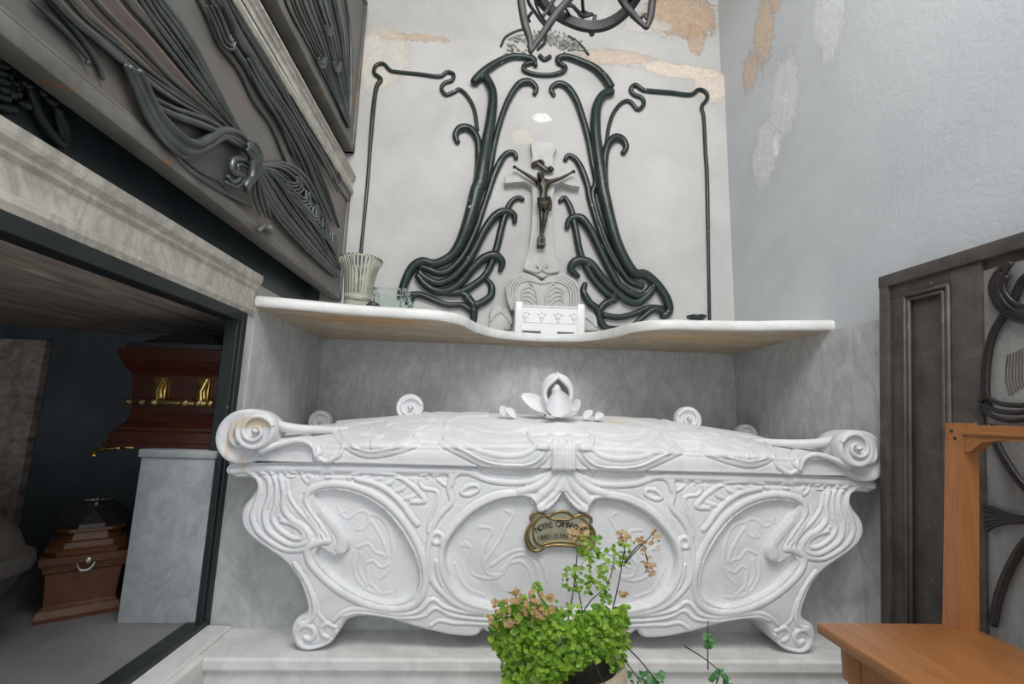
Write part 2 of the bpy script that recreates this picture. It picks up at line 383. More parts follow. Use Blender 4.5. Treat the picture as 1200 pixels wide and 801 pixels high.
# ------------------------------------------------------------------ relief engine
class Relief:
    k = .78
    def __init__(s): s.regions, s.ridges, s.grooves = [], [], []
    def region(s, pts, depth, soft=2.5): s.regions.append((spline(pts, 1.0, closed=True), depth, soft)); return s
    def ridge(s, pts, w, h, closed=False, taper=False): s.ridges.append((spline(pts, .8, closed=closed), w, h, taper)); return s
    def groove(s, pts, w, h, closed=False, taper=False): s.grooves.append((spline(pts, .8, closed=closed), w, h, taper)); return s
    @staticmethod
    def dist(P, C):
        d = np.full(len(P), 1e9); k = np.zeros(len(P), int)
        for a in range(0, len(P), 4000):
            D = ((P[a:a + 4000, None, :] - C[None]) ** 2).sum(2); j = D.argmin(1); k[a:a + 4000] = j
            d[a:a + 4000] = np.sqrt(D[np.arange(len(j)), j])
        return d, k
    @staticmethod
    def inside(P, C):
        x, y = P[:, 0], P[:, 1]; r = np.zeros(len(P), bool)
        a = C; b = np.roll(C, -1, 0)
        for (x0, y0), (x1, y1) in zip(a, b):
            c = ((y0 > y) != (y1 > y)); 
            if not c.any(): continue
            xx = x0 + (y - y0) * (x1 - x0) / (y1 - y0 if y1 != y0 else 1e-9)
            r ^= c & (x < xx)
        return r
    def strokes(s, P, L, cut=0.0):
        out = np.zeros(len(P)); trench = np.zeros(len(P))
        for C, w, h, taper in L:
            lo, hi = C.min(0) - w * 1.2 - 2.2, C.max(0) + w * 1.2 + 2.2
            m = np.where(((P > lo) & (P < hi)).all(1))[0]
            if not len(m): continue
            d, k = s.dist(P[m], C)
            ww = np.full(len(m), float(w)); hh = np.full(len(m), float(h))
            if taper:
                t = k / (len(C) - 1.0); q = np.clip(np.minimum(1, .25 + 1.5 * (1 - t)), 0, 1) if taper == 1 else np.clip(np.sin(PI * np.clip(t, .04, .96)) ** .6, .1, 1)
                ww *= q; hh *= q
            v = hh * np.clip(1 - (d / ww) ** 2, 0, 1) ** .62
            out[m] = np.maximum(out[m], v)
            if cut: trench[m] = np.maximum(trench[m], cut * hh * np.clip(1 - np.abs(d - ww - .7) / 1.3, 0, 1))
        return out - np.where(out > 1e-5, 0, trench) if cut else out
    def __call__(s, P):
        h = np.zeros(len(P))
        for C, depth, soft in s.regions:
            lo, hi = C.min(0) - 1, C.max(0) + 1
            m = np.where(((P > lo) & (P < hi)).all(1))[0]
            if not len(m): continue
            ins = s.inside(P[m], C); mm = m[ins]
            if not len(mm): continue
            d, _ = s.dist(P[mm], C); t = np.clip(d / soft, 0, 1); h[mm] += depth * t * t * (3 - 2 * t)
        return h + s.k * s.strokes(P, s.ridges, .45) - s.strokes(P, s.grooves)
A = lambda p: crop(250, 450, 3.814, p)
B = lambda p: crop(340, 550, 3.641, p)
D = lambda p: crop(480, 540, 3.641, p)
G = lambda p: crop(390, 450, 4.444, p)

# ------------------------------------------------------------------ sarcophagus
YS = 1.36
sarc = empty('sarcophagus', (XC, 1.72, ZPL), 'large white marble sarcophagus carved with whiplash ovals and scroll feet under the altar shelf', 'sarcophagus')
CX = 659.0
outline = [(CX, 549), (620, 547.5), (540, 545.3), (460, 543), (390, 541.2), (330, 541.5), (282, 542.5), (271, 544), (265.5, 549), (268, 556), (276, 559.5), (288, 559.5),
           (298, 562), (300.5, 571), (295, 582), (286, 593), (283, 606), (287, 619), (298, 631), (318, 645), (337, 659), (350, 677), (358, 697), (360.5, 712), (356, 720),
           (346, 726), (341, 739), (345, 756), (355, 763), (370, 761), (387, 753), (398, 739), (406, 726.5), (420, 721.5), (439, 721.5), (461, 726), (483, 733), (505, 739),
           (527, 744), (551, 746), (561, 743), (566, 737), (575, 742), (600, 746), (CX, 750)]
ol = np.vstack([spline(outline[:7], 2.0)[:-1], spline(outline[6:], 2.0)])
def in_poly_grid(C, step, margin):
    lo, hi = C.min(0), C.max(0)
    xs = np.arange(lo[0], hi[0], step); ys = np.arange(lo[1], hi[1], step * .866)
    g = np.array([(x + (step / 2 if j % 2 else 0), y) for j, y in enumerate(ys) for x in xs])
    g = g[Relief.inside(g, C)]; d, _ = Relief.dist(g, C)
    return g[d > margin]
inner = in_poly_grid(ol, 1.45, .75); inner = inner[inner[:, 0] < CX - .8]
axis_ = np.array([(CX, y) for y in np.linspace(750, 549, 140)[1:-1]])
pts2 = np.vstack([ol, axis_, inner]); nb = len(ol)
res = delaunay_2d_cdt([Vector(p) for p in pts2], [], [list(range(nb + len(axis_)))], 1, 1e-5)
P2 = np.array([tuple(v) for v in res[0]]); T2 = [tuple(f) for f in res[2]]

R = Relief()
oval = B([(105, 100), (180, 85), (260, 95), (330, 120), (400, 165), (450, 220), (500, 290), (540, 370), (555, 440), (550, 500), (520, 540), (450, 568), (370, 560), (290, 530), (210, 480), (145, 415),
          (112, 360), (130, 325), (165, 345), (205, 360), (240, 345), (245, 305), (222, 262), (185, 215), (140, 165), (108, 130)])
R.region(oval, -.020, 1.9)
R.ridge(B([(165, 300), (130, 240), (85, 180), (68, 130), (85, 90), (140, 66), (220, 62), (300, 80), (380, 118), (450, 175), (510, 250), (556, 340), (578, 430), (575, 500), (545, 560), (480, 590),
           (390, 588), (300, 560), (210, 510), (130, 440), (85, 380), (82, 330), (120, 308), (160, 300)]), 4.2, .007)
R.groove(B([(160, 285), (115, 220), (65, 150), (60, 105)]), 2, .004)
R.ridge(B([(140, 180), (190, 240), (222, 290), (215, 335)]), 5, .003)
# circle panel running to the axis under the bronze plaque
R.region(D([(548, 212), (535, 172), (505, 152), (440, 152), (370, 168), (290, 207), (222, 265), (172, 330), (150, 400), (158, 470), (190, 535), (240, 580), (310, 605), (400, 622), (500, 632), (700, 638), (700, 150), (662, 118), (630, 160), (590, 200)]), -.020, 1.9)
R.ridge(D([(548, 195), (520, 150), (460, 140), (370, 153), (280, 195), (210, 255), (158, 325), (135, 400), (143, 475), (178, 545), (235, 595), (310, 622), (420, 640), (660, 650)]), 3.4, .007)
R.ridge(D([(610, 60), (590, 100), (540, 122), (470, 132), (380, 140), (300, 170), (235, 215), (185, 265), (140, 320)]), 3.5, .006, taper=2)
R.ridge(D([(175, 60), (168, 120), (178, 175), (130, 230), (95, 300), (78, 400), (92, 490), (145, 560), (215, 612), (320, 640), (460, 655), (660, 665)]), 3.4, .007)
R.ridge(D([(115, 420), (130, 500), (180, 570), (260, 618), (380, 645)]), 2.4, .005)
R.ridge(D([(178, 100), (190, 65), (230, 45), (280, 60), (340, 82), (430, 92), (520, 85), (590, 50)]), 3.5, .006)
R.groove(D([(230, 30), (350, 55), (480, 62), (585, 35)]), 2.5, .004)
R.ridge(D([(222, 130), (250, 106), (288, 104), (292, 124), (255, 142), (228, 140)]), 2.6, .006, closed=True)
R.ridge(D([(100, 318), (115, 302), (135, 308), (140, 328), (125, 345), (105, 340)]), 2.8, .007, closed=True)
# central folds spilling from the lid
for q, w, h in (([(662, -10), (660, 60), (640, 115), (605, 160), (560, 200)], 6, .012), ([(645, -10), (638, 50), (608, 100), (565, 140), (530, 172)], 5.5, .011),
                ([(625, -5), (612, 40), (580, 82), (530, 112), (470, 130)], 5, .010), ([(670, 30), (668, 80), (655, 125), (625, 165), (575, 205)], 4, .010)):
    R.ridge(D(q), w, h)
R.groove(D([(640, 130), (612, 160), (580, 185)]), 1.6, .004); R.groove(D([(615, 128), (590, 152), (565, 172)]), 1.4, .004)
# scroll wing on the left
for q, w, h in (([(150, 385), (195, 420), (212, 470), (195, 530), (180, 590), (205, 650), (265, 700), (340, 735), (420, 728), (470, 690)], 3.2, .006),
                ([(215, 392), (250, 430), (255, 500), (235, 570), (250, 640), (310, 690), (370, 714), (425, 700), (436, 670), (405, 630), (355, 600), (318, 550), (318, 480), (300, 410)], 3.6, .008),
                ([(262, 395), (285, 450), (285, 530), (270, 590), (300, 640), (360, 680), (405, 682), (408, 655), (370, 625), (310, 605)], 3.0, .007),
                ([(330, 430), (345, 500), (385, 560), (435, 610), (470, 655), (478, 690)], 2.4, .005),
                ([(300, 585), (330, 605), (385, 640)], 2, .004)):
    R.ridge(A(q), w, h)
# top frieze curls and leaves
for q in ([(320, 385), (330, 405), (355, 410), (370, 400), (350, 390)], [(395, 400), (410, 425), (430, 440), (440, 415), (420, 405)], [(480, 405), (500, 390), (525, 390), (530, 410), (505, 415)]):
    R.ridge(A(q), 2.4, .005)
R.ridge(B([(285, 38), (360, 58), (420, 90), (480, 145), (520, 200), (545, 228)]), 3.6, .008, taper=0)
R.ridge(B([(250, 35), (290, 12), (340, 10), (400, 15), (460, 30), (510, 60), (550, 95), (575, 132), (520, 135)]), 3, .006)
for a, b in (((300, 30), (345, 15)), ((350, 42), (395, 22)), ((395, 62), (450, 38)), ((440, 92), (500, 62)), ((480, 122), (545, 100))):
    R.ridge(B([a, ((a[0] + b[0]) / 2 + 4, (a[1] + b[1]) / 2 + 6), b]), 3, .005, taper=2)
for q in ([(560, 25), (552, 55), (575, 80), (610, 85), (630, 100), (620, 150), (600, 200), (590, 260)], [(620, 25), (640, 50), (660, 65)], [(560, 30), (575, 22), (585, 32)], [(612, 30), (630, 22)]):
    R.ridge(B(q), 2.3, .005)
# lower mouldings between the panels and the scalloped apron
for q, w, h in (([(190, 640), (230, 605), (290, 588), (380, 600), (470, 612), (550, 598), (608, 548), (660, 580), (740, 602), (830, 610), (1000, 622), (1170, 628)], 2.6, .006),
                ([(230, 620), (290, 604), (380, 616), (480, 628), (570, 620), (622, 585), (680, 612), (760, 628), (870, 636), (1170, 650)], 2.4, .006),
                ([(600, 662), (640, 640), (700, 650), (770, 652), (900, 660), (1170, 672)], 2.4, .005)):
    R.ridge(B(q), w, h)
for q, w, h in (([(195, 668), (160, 652), (135, 672), (140, 700), (160, 712)], 2.6, .007), ([(200, 690), (180, 730), (130, 755), (70, 758), (35, 730), (32, 690), (60, 662), (95, 668), (108, 695), (90, 722), (65, 712)], 2.8, .008),
                ([(25, 395), (75, 470), (103, 550), (106, 610), (85, 645), (45, 655)], 2.8, .006), ([(60, 440), (110, 540), (125, 610), (150, 640)], 2, .003)):
    R.ridge(B(q), w, h)
# shallow line carving inside the panels
for q in ([(200, 160), (215, 195), (245, 210), (280, 185), (320, 183), (332, 220), (310, 255), (275, 258), (290, 240)], [(330, 190), (390, 215), (425, 280), (437, 370), (420, 430), (380, 470)],
          [(345, 225), (385, 290), (410, 360), (400, 380)], [(280, 335), (330, 320), (360, 355), (415, 370)], [(320, 405), (350, 392), (385, 420), (430, 400)], [(270, 350), (268, 430), (305, 500), (370, 532), (430, 530)],
          [(325, 420), (332, 480), (375, 525)], [(300, 360), (290, 430), (325, 500)], [(230, 180), (205, 190)]):
    R.ridge(B(q), 2.2, .0022)
for q in ([(410, 215), (445, 228), (425, 262), (390, 330), (345, 400), (318, 440), (335, 485), (395, 485), (435, 420), (495, 405), (540, 450), (560, 540)], [(300, 285), (345, 290), (350, 312), (322, 360), (310, 420), (325, 460)],
          [(220, 362), (262, 372), (252, 420), (265, 480), (320, 505), (380, 500)], [(390, 470), (430, 440), (480, 435), (515, 480), (525, 560)], [(350, 450), (420, 400), (490, 385), (560, 430), (590, 520)], [(255, 365), (235, 350)], [(430, 230), (440, 210)],
          [(190, 440), (240, 540), (320, 580)]):
    R.ridge(D(q), 2.2, .0022)
R.ridge([(272, 551), (300, 549), (360, 548.5), (460, 550), (560, 552.5)], 4.5, .007)
R.groove([(300, 557), (360, 556), (460, 557.5), (525, 559)], 1.6, .004)
hh = R(P2)
dd, _ = Relief.dist(P2, spline(outline[:-1] + [(CX, 750)], .8))
edge = np.clip(dd / 4.0, 0, 1); hh -= np.where(P2[:, 1] < 556, .002, .010) * (1 - edge) ** 2
ax = np.clip((CX - P2[:, 0]) / 3, 0, 1)
bulge = .012 * np.sin(PI * np.clip((P2[:, 1] - 545) / 215, 0, 1))
Wp = onY(P2, YS); Wp[:, 1] = YS - hh - bulge
Wp[:, 0] = np.where(P2[:, 0] > CX - .01, XC, np.minimum(Wp[:, 0], XC))
def mirror_join(V, Fc):
    W = V.copy(); W[:, 0] = 2 * XC - W[:, 0]
    return join((V, Fc), (W, [f[::-1] for f in Fc]))
def weld(vf, d=1e-5):
    bm = bmesh.new(); vs = [bm.verts.new(p) for p in np.asarray(vf[0]).tolist()]
    for f in vf[1]:
        try: bm.faces.new([vs[i] for i in f])
        except ValueError: pass
    bmesh.ops.remove_doubles(bm, verts=bm.verts, dist=d); bmesh.ops.recalc_face_normals(bm, faces=bm.faces); bm.verts.index_update()
    out = ([tuple(v.co) for v in bm.verts], [[v.index for v in f.verts] for f in bm.faces]); bm.free(); return out
# chest sides follow the front outline straight back to the wall, closed by a plain back
loop = list(range(nb)); Yback = YT - .001
bk = Wp[:nb].copy(); bk[:, 1] = Yback
mid = Wp[:nb].copy(); mid[:, 1] = YS + .03
V = np.vstack([Wp, mid, bk]); n0 = len(Wp)
Fc = list(T2) + [(i, (i + 1), n0 + i + 1, n0 + i) for i in range(nb - 1)] + [(n0 + i, n0 + i + 1, n0 + nb + i + 1, n0 + nb + i) for i in range(nb - 1)]
Fc.append(tuple(n0 + nb + i for i in range(nb)))
body = obj('chest', weld(mirror_join(V, Fc)), M_MARBLE, sarc, True, auto=50)

# lid: fascia rising to a sloped top, built as a swept section with carved relief
RL = Relief()
swag = G([(0, 225), (20, 255), (50, 298), (115, 345), (200, 366), (310, 350), (428, 312), (442, 278), (500, 280), (560, 288), (580, 312), (690, 368), (800, 418), (910, 436), (1020, 432), (1090, 395), (1130, 340)])
RL.region(swag + G([(1190, 300), (1190, 60), (700, 60), (300, 60), (60, 130)]), .008, 4.0)
RL.ridge(swag, 4.6, .006)
for q, w, h in (([(590, 235), (598, 200), (650, 175), (720, 165), (800, 165)], 3, .004), ([(590, 215), (640, 262), (680, 280), (640, 270)], 2, .003), ([(640, 280), (720, 330), (850, 370), (980, 370), (1060, 330)], 3, .003),
                ([(660, 240), (760, 285), (880, 300), (1000, 290)], 3, .003), ([(680, 210), (780, 245), (900, 255), (1000, 240)], 2.5, .003), ([(90, 240), (140, 260), (180, 265), (200, 240), (240, 250), (260, 275), (215, 290), (205, 330)], 2.4, .004),
                ([(280, 215), (330, 205), (420, 225), (490, 205), (525, 180), (480, 165)], 3, .005), ([(60, 225), (200, 200), (320, 190)], 2.4, .004), ([(330, 230), (420, 245), (500, 215)], 2, .003)):
    RL.ridge(G(q), w, h)
for q, w, h in (([(225, 235), (300, 222), (400, 208), (500, 203), (545, 205), (560, 235)], 3, .005), ([(215, 300), (260, 272), (350, 254), (430, 262), (462, 295), (455, 335)], 3.4, .007), ([(240, 250), (350, 235), (440, 243), (485, 262), (490, 290), (465, 315)], 3, .006),
                ([(545, 205), (582, 255), (565, 310), (525, 340)], 3.2, .007), ([(470, 330), (500, 345), (530, 340)], 2.5, .004)):
    RL.ridge(A(q), w, h)
RL.ridge(G([(1150, 325), (1140, 285), (1110, 262), (1060, 262), (1020, 270), (1035, 300), (1075, 325), (1130, 335)]), 3.2, .009)
RL.ridge(G([(1060, 300), (1200, 300)]), 4, .010); RL.ridge(G([(1050, 270), (1200, 262)]), 2.6, .008)
for x in (1150, 1170, 1190): RL.ridge(G([(x, 320), (x + 3, 360), (x, 440)]), 3, .012)
ZL0 = .9 - .1495; YF = 1.346
Xe = .912                                   # half length
us = np.unique(np.concatenate([np.linspace(0, Xe, 420)]))
def lid_section(u):
    """profile points (Y, Z) for |X - XC| = u"""
    t = np.clip((u - .40) / (Xe - .40), 0, 1); zr = .895 - .062 * t ** 1.0
    zf = ZL0 + .062 - .018 * np.clip((u - .1) / .85, 0, 1)
    k = [(YF + .07, ZL0 + .003), (YF + .006, ZL0 + .002), (YF, ZL0 + .012), (YF + .003, zf - .012), (YF + .020, zf + .004), (YF + .16, zf + (zr - zf) * .55), (YF + .30, zf + (zr - zf) * .88), (YF + .40, zr)]
    return np.array(k)
rows = []
NVL = 190
for u in us:
    s_ = spline(lid_section(u), n=None, step=.0042)
    # resample evenly
    L = np.concatenate([[0], np.cumsum(np.linalg.norm(np.diff(s_, axis=0), axis=1))])
    q = np.linspace(0, L[-1], NVL); rows.append(np.stack([np.full(NVL, XC - u), np.interp(q, L, s_[:, 0]), np.interp(q, L, s_[:, 1])], 1))
LV = np.concatenate(rows); nu, nv = len(us), NVL
g3 = LV.reshape(nu, nv, 3); tv = np.gradient(g3, axis=1); tu = np.gradient(g3, axis=0)
nrm = np.cross(tv, tu).reshape(-1, 3); nrm /= np.linalg.norm(nrm, axis=1)[:, None] + 1e-12
if nrm[nv * 10 + int(nv * .8)][2] < 0: nrm = -nrm
LV = LV + nrm * RL(project(LV))[:, None]
Fl = grid_faces(nu, nv)
# rear half, mirrored across the ridge, coarse
RV = LV.reshape(nu, nv, 3)[::6, ::6].copy(); ridgeY = YF + .40
RV = np.stack([r_ for r_ in rows])[::6, ::6].copy(); RV[:, :, 1] = ridgeY + (ridgeY - RV[:, :, 1]) * .92
lastc = np.stack(rows)[-1]
endcap = np.vstack([lastc, np.column_stack([lastc[:, 0], ridgeY + (ridgeY - lastc[:, 1]) * .92, lastc[:, 2]])[::-1]])
lidh = join((LV, Fl), (RV.reshape(-1, 3), grid_faces(RV.shape[0], RV.shape[1])), (endcap, [tuple(range(len(endcap)))]))
lidm = weld(mirror_join(np.asarray(lidh[0]), lidh[1]), 1e-6)
lid = obj('lid', lidm, M_MARBLE, sarc, True, auto=60)
# volutes: rolled scrolls at the corners and on the ridge
def volute(c, r, depth, flip=1, turns=1.6):
    """a rolled scroll, axis along Y, front face at c.y: drum with rounded rim and a spiral fillet"""
    cx, cy, cz = c
    prof = [(0.001, .012 * r / .06), (r * .55, .010 * r / .06), (r * .80, .004), (r * .93, 0), (r, .008), (r * 1.03, depth * .35), (r * 1.0, depth * .75), (r * .9, depth), (0.001, depth)]
    def md(a, h): return 1.0 + .06 * math.cos(a * flip - 2.2)
    drum = lathe(prof, (cx, cy, cz), 40, md, 'Y')
    t = np.linspace(0, 1, 90); a = flip * (turns * 2 * PI * t) + (PI * .1 if flip > 0 else PI * .9)
    rr = r * (.92 - .74 * t ** .8)
    P = np.stack([cx + rr * np.cos(a), np.full(90, cy + .004), cz + rr * np.sin(a)], 1)
    sp = tube(P, np.linspace(r * .13, r * .09, 90), 8)
    return join(drum, sp, lathe([(.001, -.010), (r * .12, -.006), (r * .18, .01)], (cx + rr[-1] * .2, cy, cz), 16, None, 'Y'))
v1, v2 = onY([(286, 513)], 1.345)[0], onY([(299, 505)], 1.318)[0]
for s, fl in ((-1, 1), (1, -1)):
    mx = lambda q: q[0] if s < 0 else 2 * XC - q[0]
    vo = obj('volute', fix(volute((mx(v1), 1.338, v1[2]), .074, .13, fl, .8)), M_MARBLE, lid)
    obj('volute_curl', fix(volute((mx(v2), 1.312, v2[2]), .052, .05, fl, 1.25)), M_MARBLE, vo) if False else obj('volute', fix(volute((mx(v2), 1.312, v2[2]), .052, .05, fl, 1.25)), M_MARBLE, lid)
    e1 = onY([(310, 497), (345, 498), (400, 494), (450, 490)], 1.40); e2 = onY([(306, 528), (330, 520), (352, 516), (366, 522), (370, 536)], 1.338)
    for e_, rr_ in ((e1, [.020, .016, .012, .004]), (e2, [.018, .013, .012, .010, .006])):
        e_ = e_.copy(); e_[:, 0] = [mx(q) for q in e_]
        if rr_[0] == .020: e_[:, 1] = [1.37, 1.42, 1.52, 1.62]; e_[:, 2] = [v1[2] + .048, .840, .838, .842]
        obj('scroll_band', tube(spline(e_, .008), rr_, 12, (0, 0, 1), .8), M_MARBLE, lid)
for (px, py, Y, r) in ((481, 478, 1.74, .048), (806, 491, 1.74, .048), (376, 494, 2.02, .045)):
    q = onY([(px, py)], Y)[0]
    obj('volute', fix(volute((q[0], Y - .02, q[2]), r, .05, 1 if px < 600 else -1, 1.3)), M_MARBLE, lid)
q = onY([(376, 494)], 2.02)[0]; obj('volute', fix(volute((2 * XC - q[0], 2.0, q[2]), .045, .05, -1, 1.3)), M_MARBLE, lid)

def petal(c, length, width, cup, direction, up, curl=.0, nu=14, nv=10, thick=.004):
    """leaf-shaped shell growing from c along direction, cupped about it, facing up"""
    d = np.asarray(direction, float); d /= np.linalg.norm(d); u = np.asarray(up, float); u -= d * (u @ d); u /= np.linalg.norm(u); s = np.cross(d, u)
    V = []
    for side in (1, -1):
        for i in range(nu):
            t = i / (nu - 1); w = width * (math.sin(PI * (t * .88 + .06)) ** .75)
            for j in range(nv):
                v = -1 + 2 * j / (nv - 1)
                p = np.asarray(c) + d * length * t + s * w * v + u * (cup * v * v * w * 2 + curl * t * t * length + side * thick / 2 * (1 - v * v) ** .5)
                V.append(p)
    f = grid_faces(nu, nv); n = nu * nv
    return fix((V, f + [tuple(i + n for i in q)[::-1] for q in f]))
# lily-like blossom at the middle of the lid
fc = onY([(652, 488)], 1.60)[0]
def hood(c):
    pr = [(.020, 0), (.040, .018), (.054, .045), (.060, .075), (.056, .105), (.040, .132), (.020, .145), (.004, .148)]
    pr = spline(pr, n=5); V = []; nA = 40
    for off in (0, -.007):
        for r, z in pr:
            op = .95 * math.sin(PI * min(1, max(.05, (z - .01) / .125))) ** .8
            for k in range(nA):
                a_ = -PI / 2 + op + (2 * PI - 2 * op) * k / (nA - 1); rr = max(.001, r + off)
                V.append((c[0] + rr * math.cos(a_) * .98, c[1] + rr * math.sin(a_) * .8, c[2] + z))
    m_ = len(pr); f = grid_faces(m_, nA); f2 = [tuple(i + m_ * nA for i in q)[::-1] for q in f]
    side = []
    for i in range(m_ - 1):
        for k in (0, nA - 1): a_ = i * nA + k; b_ = a_ + nA; side.append((a_, b_, b_ + m_ * nA, a_ + m_ * nA))
    V = np.array(V); lips = [tube(V.reshape(2, m_, nA, 3)[0, :-3, k] * .5 + V.reshape(2, m_, nA, 3)[1, :-3, k] * .5, [.004, .007, .009, .008, .005], 8) for k in (0, nA - 1)]
    return join(fix((V, f + f2 + side)), *lips)
blossom = obj('blossom', hood(fc), M_MARBLE, lid)
def bl(c, *a, **k): obj('petal', petal(c, *a, **k), M_MARBLE, blossom)
bl(fc + (.0, -.030, .0), .088, .043, .50, (-.02, -.16, 1), (0, -1, .2), -.04, thick=.010)
bl(fc + (-.030, 0, .015), .105, .026, .3, (-1, .0, .62), (-.5, -.8, .6), -.05, thick=.012)
bl(fc + (.030, -.005, .0), .075, .020, .4, (.62, -.1, .8), (.3, -.8, .5), .15, thick=.010)
bl(fc + (.010, -.030, .0), .060, .016, .4, (.9, -.4, .3), (.3, -.6, .8), .1, thick=.010)
bl(fc + (-.010, -.030, .0), .050, .014, .4, (-.7, -.6, -.05), (.0, -.6, .8), .1, thick=.010)
obj('stamen', lathe([(.001, .0), (.016, .004), (.018, .02), (.012, .036), (.001, .042)], fc + (-.004, -.012, .070), 16), M_MARBLE, blossom)
for px, py, L, dr in ((590, 487, .035, (-.2, 0, 1)), (603, 490, .045, (-.8, 0, .7)), (684, 491, .04, (.7, 0, .6)), (697, 492, .035, (.9, 0, .5)), (640, 500, .05, (-1, -.4, .2)), (668, 502, .05, (1, -.4, .2)), (655, 505, .05, (0, -1, .1))):
    q = onY([(px, py)], 1.60)[0]
    obj('bud', petal(q, L, .014, .5, dr, (0, -.8, .6), .1, thick=.012), M_MARBLE, lid)

# ------------------------------------------------------------------ brass plaque
pq = empty('memorial_plaque', tuple(onY([(655, 640)], YS)[0]), 'small aged brass plaque with black lettering on the front of the white sarcophagus', 'plaque')
PC = lambda p: crop(600, 590, 10.909, p)
YQ = YS + .002
pl_out = PC([(170, 440), (175, 390), (200, 320), (250, 260), (300, 235), (240, 200), (245, 150), (300, 115), (380, 115), (430, 150), (480, 155), (540, 120), (620, 100), (700, 105), (760, 145), (800, 165), (880, 140), (960, 150), (1010, 185), (1015, 230), (990, 265),
             (1040, 330), (1060, 410), (1050, 500), (1000, 570), (920, 600), (850, 580), (790, 545), (700, 535), (600, 530), (500, 535), (420, 550), (370, 590), (300, 605), (230, 580), (190, 520)])
po = onY(spline(pl_out, n=5, closed=True), YQ)
obj('plate', prism([(p[0], p[2]) for p in po], YQ - .006, YQ + .012, lambda u, v, w: (u, w, v)), M_BRASSF, pq, False)
def pstroke(pts, r, closed=False, y=YQ - .008): return tube(onY(spline(pts, n=6, closed=closed), y), r, 8, (0, 1, 0), .7, not closed)
fr = [pstroke(pl_out + pl_out[:1], .0038)]
for q in ([(300, 240), (270, 320), (275, 420), (310, 500), (380, 530)], [(250, 265), (215, 350), (210, 440), (240, 520), (300, 570)], [(430, 150), (480, 190), (600, 205), (730, 200), (800, 165)], [(300, 235), (350, 180), (430, 150)], [(800, 165), (880, 180), (960, 240)],
          [(900, 270), (960, 330), (980, 420), (940, 500), (880, 540)], [(1000, 300), (1010, 400), (990, 500), (930, 570)], [(380, 530), (500, 490), (640, 480), (780, 500), (870, 540)], [(310, 150), (260, 190)]):
    fr.append(pstroke(PC(q), .0028))
obj('frame', join(*fr), M_BRASS, pq)
def text_mesh(s, size):
    cu = bpy.data.curves.new('t', 'FONT'); cu.body = s; cu.size = size; cu.extrude = .0004; cu.align_x = 'CENTER'; cu.resolution_u = 2
    o = bpy.data.objects.new('t', cu); me = bpy.data.meshes.new_from_object(o)
    v = [tuple(x.co) for x in me.vertices]; f = [tuple(p.vertices) for p in me.polygons]
    bpy.data.objects.remove(o); bpy.data.curves.remove(cu); bpy.data.meshes.remove(me); return v, f
def arc_text(s, pts, size):
    """letters of s set one by one along a pixel path on the plaque"""
    P = onY(spline(pts, n=20), YQ - .0075); L = np.concatenate([[0], np.cumsum(np.linalg.norm(np.diff(P, axis=0), axis=1))]); out = []
    for i, ch in enumerate(s):
        if ch == ' ': continue
        t = L[-1] * (i + .5) / len(s); x = np.interp(t, L, P[:, 0]); z = np.interp(t, L, P[:, 2]); e = L[-1] * .02
        a = math.atan2(np.interp(t + e, L, P[:, 2]) - np.interp(t - e, L, P[:, 2]), np.interp(t + e, L, P[:, 0]) - np.interp(t - e, L, P[:, 0]))
        v, f = text_mesh(ch, size)
        out.append(([(x + p[0] * math.cos(a) - p[1] * math.sin(a), YQ - .0075 + p[2], z + p[0] * math.sin(a) + p[1] * math.cos(a)) for p in v], f))
    return join(*out)
obj('lettering', join(arc_text('NOTRE CAMARADE', PC([(320, 370), (420, 325), (540, 300), (660, 300), (800, 325), (900, 375)]), .0225),
                      arc_text('1880-JUIN-1901', PC([(330, 470), (450, 450), (600, 440), (750, 450), (900, 480)]), .0175)), M_INK, pq, False)

# ------------------------------------------------------------------ altar shelf
shelf = empty('altar_shelf', (XC, 2.0, ZSH), 'long serpentine white marble shelf above the sarcophagus with stained underside', 'shelf')
fl = [(XL, 1.53), (-.62, 1.565), (-.51, 1.598), (-.353, 1.622), (-.22, 1.634), (-.145, 1.665), (-.095, 1.735), (-.062, 1.83), (-.01, 1.93), (.07, 2.0), (.16, 2.028), (XC, 2.033)]
fl = np.array(fl); flr = fl[::-1][1:].copy(); flr[:, 0] = 2 * XC - flr[:, 0]
front = spline(np.vstack([fl, flr]), .012); front[:, 0] = np.clip(front[:, 0], XL, XR)
lay = [(.016, 0.0), (.006, .002), (.001, .008), (0, .016), (0, .028), (.004, .035), (.012, .040)]
n = len(front); V = []; Fc = []
for dy, dz in lay: V += [(x, y + dy, ZSH + dz) for x, y in front]
for dz in (0.0, .040): V += [(x, YB - .01, ZSH + dz) for x, y in front]
L = len(lay)
for i in range(L - 1): Fc += [(i * n + j, i * n + j + 1, (i + 1) * n + j + 1, (i + 1) * n + j) for j in range(n - 1)]
Fc += [(j + 1, j, L * n + j, L * n + j + 1) for j in range(n - 1)] + [((L - 1) * n + j, (L - 1) * n + j + 1, (L + 1) * n + j + 1, (L + 1) * n + j) for j in range(n - 1)]
s_ = obj('slab', (V, Fc), M_SHELF, shelf, True, auto=40)
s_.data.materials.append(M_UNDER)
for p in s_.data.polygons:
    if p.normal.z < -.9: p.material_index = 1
ZST = ZSH + .040

